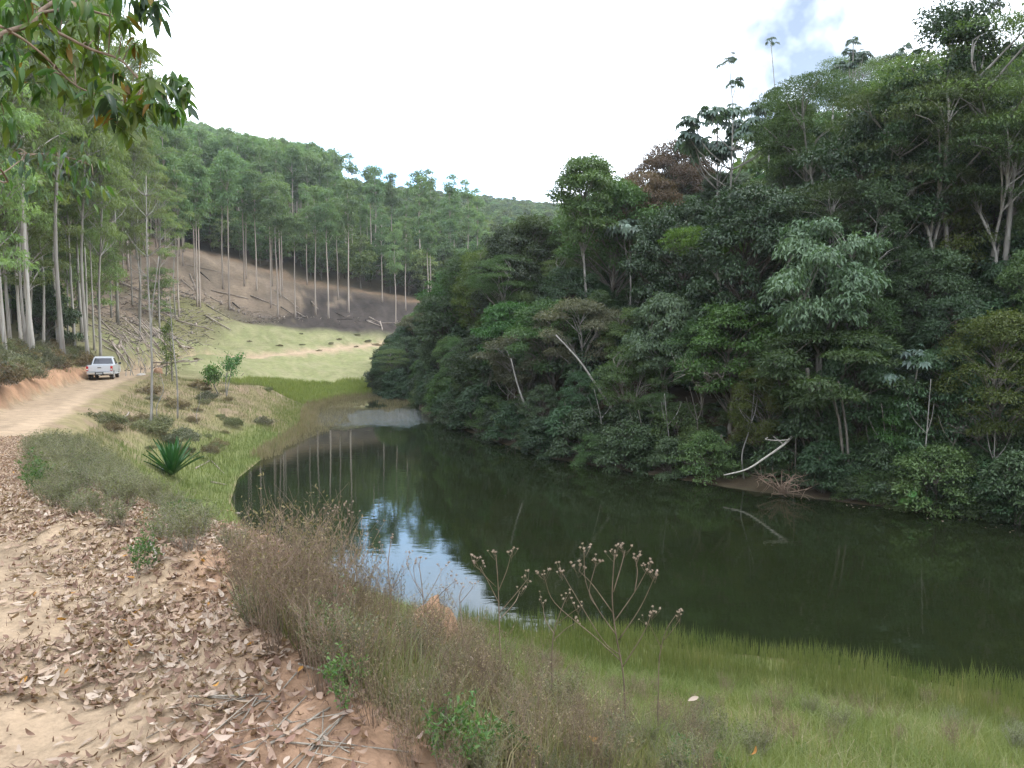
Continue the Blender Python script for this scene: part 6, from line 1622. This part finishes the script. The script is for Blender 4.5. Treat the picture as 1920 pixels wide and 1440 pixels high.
stalk('thin stalk with few heads left of the upright one', 5.1, [(868, 1210), (865, 1160), (862, 1120), (868, 1100)], [[(864, 1150), (850, 1125), (842, 1108)], [(863, 1130), (880, 1110), (888, 1098)]], .0045, 4, .8, 7)
stalk('tall wispy stalk on the brown thicket\'s left part', 5.4, [(648, 1120), (645, 1060), (640, 1000), (632, 955)], [[(643, 1040), (655, 1000), (660, 965)], [(641, 1010), (625, 985), (618, 968)], [(640, 1000), (650, 975), (652, 952)]], .005, 5, .8, 8)
rs = thing('dead_leafy_stem', 'dead stem with hanging reddish-brown leaves at the thicket\'s left edge', 'dead stem', tuple(P(525, 1220, 4.55)))
A = Acc(); c = curve([(0, 0, -.15), (.03, 0, .08), (.06, .02, .3), (.05, 0, .42)], 10); A.add(*tube(c, np.linspace(.006, .002, 10), 4)); obj('stem', A.mesh('dead_stem', [TW_BROWN]), rs)
REDM = leafmat('dead_red_leaf', (.11, .035, .028), (.20, .07, .045), .2, .6, .3)
RL = mesh_np('dead_leaf', LSH[3][0], LSH[3][1], [REDM], np.full(15, .5), None, True)
for i in range(16):
    o = obj('leaf', RL, rs, tuple(c[3 + i % 7] + rng.normal(0, .025, 3))); o.rotation_euler = (rng.normal(0, .5), 1.2 + rng.normal(0, .3), rng.random() * 6); o.scale = (1., 1., 1.)
for i, (px, py, d) in enumerate([(408, 1098, 4.9), (705, 1150, 4.6), (470, 1183, 4.5), (595, 1200, 4.2), (730, 1320, 3.4), (1118, 1388, 3.8), (1415, 1412, 5.4), (1300, 1310, 5.2), (865, 1340, 3.6), (880, 1232, 4.4)]):
    k = 1 if i in (4, 7, 9) else 3
    p = P(px, py, d); o = obj('caught_leaf', mesh_np('caught_leaf', LSH[i][0], LSH[i][1], [LIT[k]], np.full(15, .6), None, True), None, tuple(p)); o.rotation_euler = (rng.normal(0, .5), rng.normal(0, .6), rng.random() * 6)
    tag(o, ['%s fallen leaf caught in the weeds' % ('pale' if k == 1 else 'orange')][0] + [' at the thicket\'s left top', ' in the thicket centre', ' near the soil crest', ' under the reddish dead stem', ' low by the soil crest', ' at the bottom centre', ' in the pale grass at the bottom', ' right of the candelabra stalk', ' at the bottom left of the thicket', ' below the upright stalk'][i], 'fallen leaf')

# ------------------------------------------------------------------ overhanging bough at the upper left
BT = thing('overhanging_tree', 'broadleaf tree reaching a leafy bough over the road from the left, nearest the viewer', 'tree', hpt(-5.6, 3.9))
bt = np.array(hpt(-5.6, 3.9))
A = Acc(); tc_ = curve([(0, 0, -.3), (.1, .1, 2.0), (.2, .3, 4.0), (.1, .5, 6.5)], 12); A.add(*tube(tc_, np.linspace(.17, .06, 12), 8)); obj('trunk', A.mesh('bough_trunk', [BARK_WOOD], True), BT)
BD = 4.7
def bough(pts, r0, r1, name='branch'):
    W3 = [q if len(q) == 3 and isinstance(q, np.ndarray) else P(q[0], q[1], q[2] if len(q) > 2 else BD) - bt for q in pts]
    A = Acc(); c = curve(W3, 5 * len(W3)); A.add(*tube(c, np.linspace(r0, r1, len(c)), 6)); return obj(name, A.mesh('bough_branch', [TW_BROWN], True), BT), c
tj = tc_[7]
br0, c0_ = bough([tj, (-120, 130, 4.4), (0, 66, 4.6), (55, 46, 4.7), (75, 22, 4.8), (105, 0, 4.9), (150, -40, 5.0)], .020, .010)
br1, c1_ = bough([tc_[6], (-80, 20, 4.3), (20, 60, 4.5), (75, 98, 4.6), (110, 132, 4.7), (150, 165, 4.8), (215, 186, 4.9), (262, 190, 4.95)], .010, .004)
br2, c2_ = bough([c0_[18], (110, 62, 4.7), (170, 92, 4.75), (225, 112, 4.8), (262, 150, 4.85), (300, 170, 4.9)], .011, .004)
br3, c3_ = bough([c0_[22], (140, 15, 4.9), (200, 28, 4.95), (262, 40, 5.0), (285, 30, 5.0)], .010, .004)
br4, c4_ = bough([tj, (-60, 260, 4.2), (-10, 330, 5.8), (60, 290, 6.6), (130, 296, 6.9), (170, 310, 7.0)], .007, .003)
LEAFG = [leafmat('bough_leaf_%d' % i, c0, c1, .42, .4, .4, vary=.25) for i, (c0, c1) in enumerate([((.035, .085, .022), (.085, .16, .035)), ((.065, .108, .02), (.13, .18, .035)), ((.14, .09, .02), (.25, .155, .03)), ((.03, .06, .04), (.07, .12, .075))])]
def bough_leaf(seed, ln=.135, wd=.042):
    g = np.random.default_rng(seed); n = 6; V = []; cv_ = g.uniform(.1, .9); fold = g.uniform(.15, .5)
    for i in range(n):
        t = i / (n - 1); w = wd * .5 * math.sin(math.pi * (t * .94 + .03)) ** .85 * (1.2 - .4 * t)
        for k in (-1, 0, 1): V.append((t * ln, k * w, -cv_ * t * t * ln * .5 + abs(k) * w * fold))
    F = []
    for i in range(n - 1):
        for k in range(2):
            a = i * 3 + k; F += [(a, a + 3, a + 4), (a, a + 4, a + 1)]
    return np.array(V), np.array(F)
BL = [bough_leaf(300 + i) for i in range(5)]; BLM = {}
CL = [(30, 70, 9, 0), (18, 30, 10, 0), (80, 98, 9, 1), (118, 92, 10, 1), (150, 62, 9, 1), (100, 30, 7, 0), (190, 62, 7, 1), (185, 108, 8, 1), (128, 178, 10, 1), (168, 206, 9, 1), (205, 200, 8, 3), (230, 222, 10, 1), (212, 232, 6, 2), (258, 206, 8, 1), (262, 100, 7, 2), (248, 172, 7, 2),
      (288, 196, 9, 0), (300, 175, 8, 3), (322, 162, 9, 0), (338, 168, 8, 0), (318, 216, 9, 0), (340, 205, 5, 3), (278, 160, 7, 1), (70, 172, 7, 0), (100, 160, 5, 0), (12, 100, 8, 0), (275, 22, 8, 1), (293, 12, 8, 3), (260, 8, 6, 3), (292, 44, 6, 3), (130, 18, 7, 0), (55, 22, 8, 0), (8, 230, 5, 0), (230, 255, 6, 1), (170, 120, 6, 1), (215, 150, 6, 0), (40, 15, 7, 0), (75, 60, 6, 1), (95, 5, 7, 1), (165, 20, 7, 0), (210, 15, 7, 0), (240, 50, 6, 1), (140, 140, 6, 1), (60, 125, 6, 1), (20, 150, 6, 0), (190, 165, 6, 1), (245, 225, 6, 1), (305, 205, 6, 0), (270, 185, 6, 2), (5, 190, 6, 0)]
CL2 = [(20, 300, 7, 3), (60, 310, 8, 3), (45, 330, 6, 3), (110, 310, 8, 0), (150, 325, 7, 3), (130, 345, 6, 0), (175, 340, 5, 0), (0, 320, 6, 0)]
allc = np.concatenate([c0_, c1_, c2_, c3_]); allc4 = c4_
nleaf = 0
for (px, py, n, mI) in CL + CL2:
    far_ = (px, py, n, mI) in CL2
    ctr = P(px, py, (6.8 if far_ else 4.8) + rng.normal(0, .15)) - bt
    bc = allc4 if far_ else allc
    j = int(np.argmin(np.linalg.norm(bc - ctr, axis=1)))
    A = Acc(); start = bc[j]; top_ = ctr + np.array((0, 0, .05)); A.add(*tube(curve([start, start * .45 + top_ * .55 + np.array((0, 0, .05)), top_], 6), np.linspace(.005, .002, 6), 4)); tw_ = obj('twig', A.mesh('bough_twig', [TW_BROWN]), BT)
    for k in range(n + (14 if far_ else 7)):
        a = k * 2.4 + rng.random(); mk = mI if rng.random() < .72 else int(rng.integers(4))
        if mk == 2 and rng.random() < .72: mk = 1
        key = (int(rng.integers(5)), mk)
        if key not in BLM: BLM[key] = mesh_np('bough_leaf', BL[key[0]][0], BL[key[0]][1], [LEAFG[key[1]]], np.full(18, .5), None, True)
        o = obj('leaf', BLM[key], tw_, tuple(top_ + rng.normal(0, .10 if far_ else .03, 3)))
        o.rotation_euler = (rng.normal(0, .5), rng.uniform(.25, 1.35), a); s = rng.uniform(.6, 1.05) * (.85 if far_ else 1); o.scale = (s, s, s); nleaf += 1

# ------------------------------------------------------------------ air
hz = bpy.data.meshes.new('haze')
V = [(x_, y_, z_) for z_ in (-60, 330) for x_, y_ in ((-950, -950), (950, -950), (950, 950), (-950, 950))]
hz.from_pydata(V, [], [(3, 2, 1, 0), (4, 5, 6, 7), (0, 1, 5, 4), (1, 2, 6, 5), (2, 3, 7, 6), (3, 0, 4, 7)]); hz.update()
hm, t = newmat('haze_air')
o_ = N(t, 'ShaderNodeOutputMaterial'); pv = N(t, 'ShaderNodeVolumePrincipled', i_Density=HAZE)
pv.inputs['Color'].default_value = (.86, .93, 1.0, 1); pv.inputs['Anisotropy'].default_value = .2
L(t, pv.outputs[0], o_.inputs['Volume']); hz.materials.append(hm)
tag(obj('haze', hz), 'thin pale haze filling the valley', None, None, 'stuff')

# ------------------------------------------------------------------ which one is which: labels by what stands beside
ANCH_R = [(1100, 300, 'the lone rounded tree on the ridge'), (1262, 290, 'the brown-crowned tree'), (1135, 430, 'the silvery cecropia'), (1375, 215, 'the skyline cecropias'), (1410, 400, 'the dark domed tree'), (1545, 450, 'the pale drooping tree'),
          (1545, 650, 'the tiered tree'), (1740, 310, 'the yellow-green dome'), (1870, 330, 'the thick forked trunk'), (1740, 180, 'the hooked bare trunk'), (985, 670, 'the grey-olive spreading tree'), (1035, 520, 'the long bare stem'), (800, 640, 'the tree arching over the pasture'),
          (905, 510, 'the yellow-green flank tree'), (1690, 800, 'the bright creeper-hung tree'), (1430, 850, 'the fallen white log'), (1465, 920, 'the brown brush pile'), (1330, 720, 'the leafless pinkish shrub'), (1110, 710, 'the long leaning trunk'), (1885, 640, 'the yellowish drooping tree'),
          (1835, 830, 'the grey leafless bush'), (1600, 200, 'the tall feathery trees'), (1250, 560, 'the pale grey-green tree'), (1372, 590, 'the low bright green tree'), (1715, 950, 'the round-leaved water plant'), (1000, 790, 'the crooked trunk at the water')]
ANCH_F = [(1155, 1180, 'the candelabra stalk'), (934, 1140, 'the upright dead stalk'), (812, 1130, 'the orange earth mound'), (525, 1210, 'the reddish dead stem'), (732, 1110, 'the dark thin stalk'), (645, 1040, 'the wispy stalk'), (600, 1250, 'the green weed by the crest'), (840, 1430, 'the leafy weed at the bottom edge'), (322, 860, 'the agave'),
          (75, 905, 'the dark green roadside clump'), (300, 1050, 'the broken pale sticks'), (400, 960, 'the left waterline'), (1300, 1400, 'the pale grass edge'), (265, 1075, 'the bluish green weed'), (640, 1340, 'the leaf-strewn crest'), (340, 1000, 'the fresh green weed'), (1245, 1205, 'the low dead stalk'), (1300, 1310, 'the pale caught leaf'), (1045, 1185, 'the greenish budded stalk'), (868, 1160, 'the thin few-headed stalk'), (960, 1440, 'the small green weed'), (730, 1320, 'the pale leaf low by the crest')]
ANCH_S = [(284, 520, 'the white sapling'), (345, 490, 'the cleared slope\'s top left corner'), (230, 620, 'the felled slash'), (110, 500, 'the second big trunk'), (52, 500, 'the leftmost big trunk'), (157, 500, 'the third big trunk'), (178, 600, 'the dark forked eucalyptus'), (20, 560, 'the left edge eucalyptus')]
ANCH_E = [(px_, 520, 'the %s cleared-slope trunk' % nth[i_]) for i_, px_ in enumerate(PXS)]
ANCH_K = [(284, 700, 'the tall white sapling'), (333, 740, 'the right pale sapling'), (195, 690, 'the pickup'), (322, 860, 'the agave'), (297, 702, 'the termite mound'), (425, 710, 'the twiggy grey tree'), (640, 700, 'the farm track'), (110, 640, 'the second big trunk'), (52, 640, 'the leftmost big trunk'), (160, 640, 'the third big trunk'), (398, 700, 'the bright tufted tree'), (60, 760, 'the bare orange cutting'), (470, 790, 'the sedge')]
SHORT = {'trees crowding the steep right bank': (ANCH_R, 6.0), 'shrubs along the shaded waterline': (ANCH_R, 1.0), 'undergrowth shrubs on the right slope': (ANCH_R, 1.5), 'thin bare stems along the shaded waterline': (ANCH_R, 1.5), 'low plants behind the fallen log': (ANCH_R, .3), 'dry weeds on the near road edge': (ANCH_F, .3), 'grey-green weeds on the left bank': (ANCH_F, .3),
         'scrub on the knoll and pasture edge': (ANCH_K, .4), 'brush above the road cutting': (ANCH_K, .5), 'weeds in the pale grass at the bottom right': (ANCH_F, .2), 'eucalyptus stand left of the road': (ANCH_S, 5), 'eucalyptus stand on the left slope': (ANCH_S, 5), 'trees at the wood edge above the clearing': (ANCH_E, 5)}
PHR = [('yellowish green tree', 'yellowish green tree'), ('thin bare stem', 'thin bare stem'), ('low leafy plant', 'low leafy bank plant'), ('low thin weed', 'low thin weed in pale grass'), ('tall eucalyptus in', 'tall eucalyptus trunk'), ('slim eucalyptus in', 'slim slope eucalyptus'), ('bushy tree at', 'bushy wood-edge tree'), ('mid-green broadleaf', 'mid-green broadleaf tree'), ('dark green broadleaf', 'dark green broadleaf tree'), ('feathery tree', 'feathery tree'), ('slender tree', 'slender tree'), ('pale-leaved', 'pale-leaved tree'), ('bright green tree', 'bright green tree'), ('creeper-hung', 'creeper-hung tree'),
       ('leafy shrub', 'waterside shrub'), ('dark shrub', 'shaded understorey shrub'), ('brown dried-up', 'brown dried-up weed'), ('grey-green weed', 'grey-green weed'), ('olive scrub', 'olive scrub bush'), ('grey-green scrub', 'grey-green scrub bush'), ('brown dried scrub', 'brown dried scrub bush'), ('olive brush', 'olive brush'), ('grey-green brush', 'grey-green brush'), ('brownish brush', 'brownish brush')]
used_ = {}
for o in list(COL.objects):
    g = o.get('group')
    if o.parent or g not in SHORT: continue
    an, hh = SHORT[g]
    px, py = proj(o.location.x, o.location.y, o.location.z + hh)
    ph = next(v for k, v in PHR if o['label'].startswith(k))
    if px < 0 or px > 1920 or py > 1500:
        o['label'] = ph + ' standing just beyond the photo\'s edge, mostly out of view'; continue
    ds = sorted((math.hypot(px - q[0], py - q[1]), q) for q in an)
    cands = []
    for dist_, q in ds[:5]:
        dx, dy = px - q[0], py - q[1]
        rel = ('right of' if dx > 0 else 'left of') if abs(dx) > 2 * abs(dy) else ('below' if dy > 0 else 'above') if abs(dy) > 2 * abs(dx) else ('below and right of' if dx > 0 else 'below and left of') if dy > 0 else ('above and right of' if dx > 0 else 'above and left of')
        far = 'close ' if dist_ < 45 else '' if dist_ < 100 else 'farther '
        cands.append(far + rel + ' ' + q[2])
    done = False
    for cnd in cands[:3]:
        l = ph + ' ' + cnd
        if l not in used_: used_[l] = 1; o['label'] = l; done = True; break
    if not done:
        l = ph + ' ' + cands[0].split(' the ')[0] + ' the ' + cands[0].split(' the ')[1]
        o['label'] = l
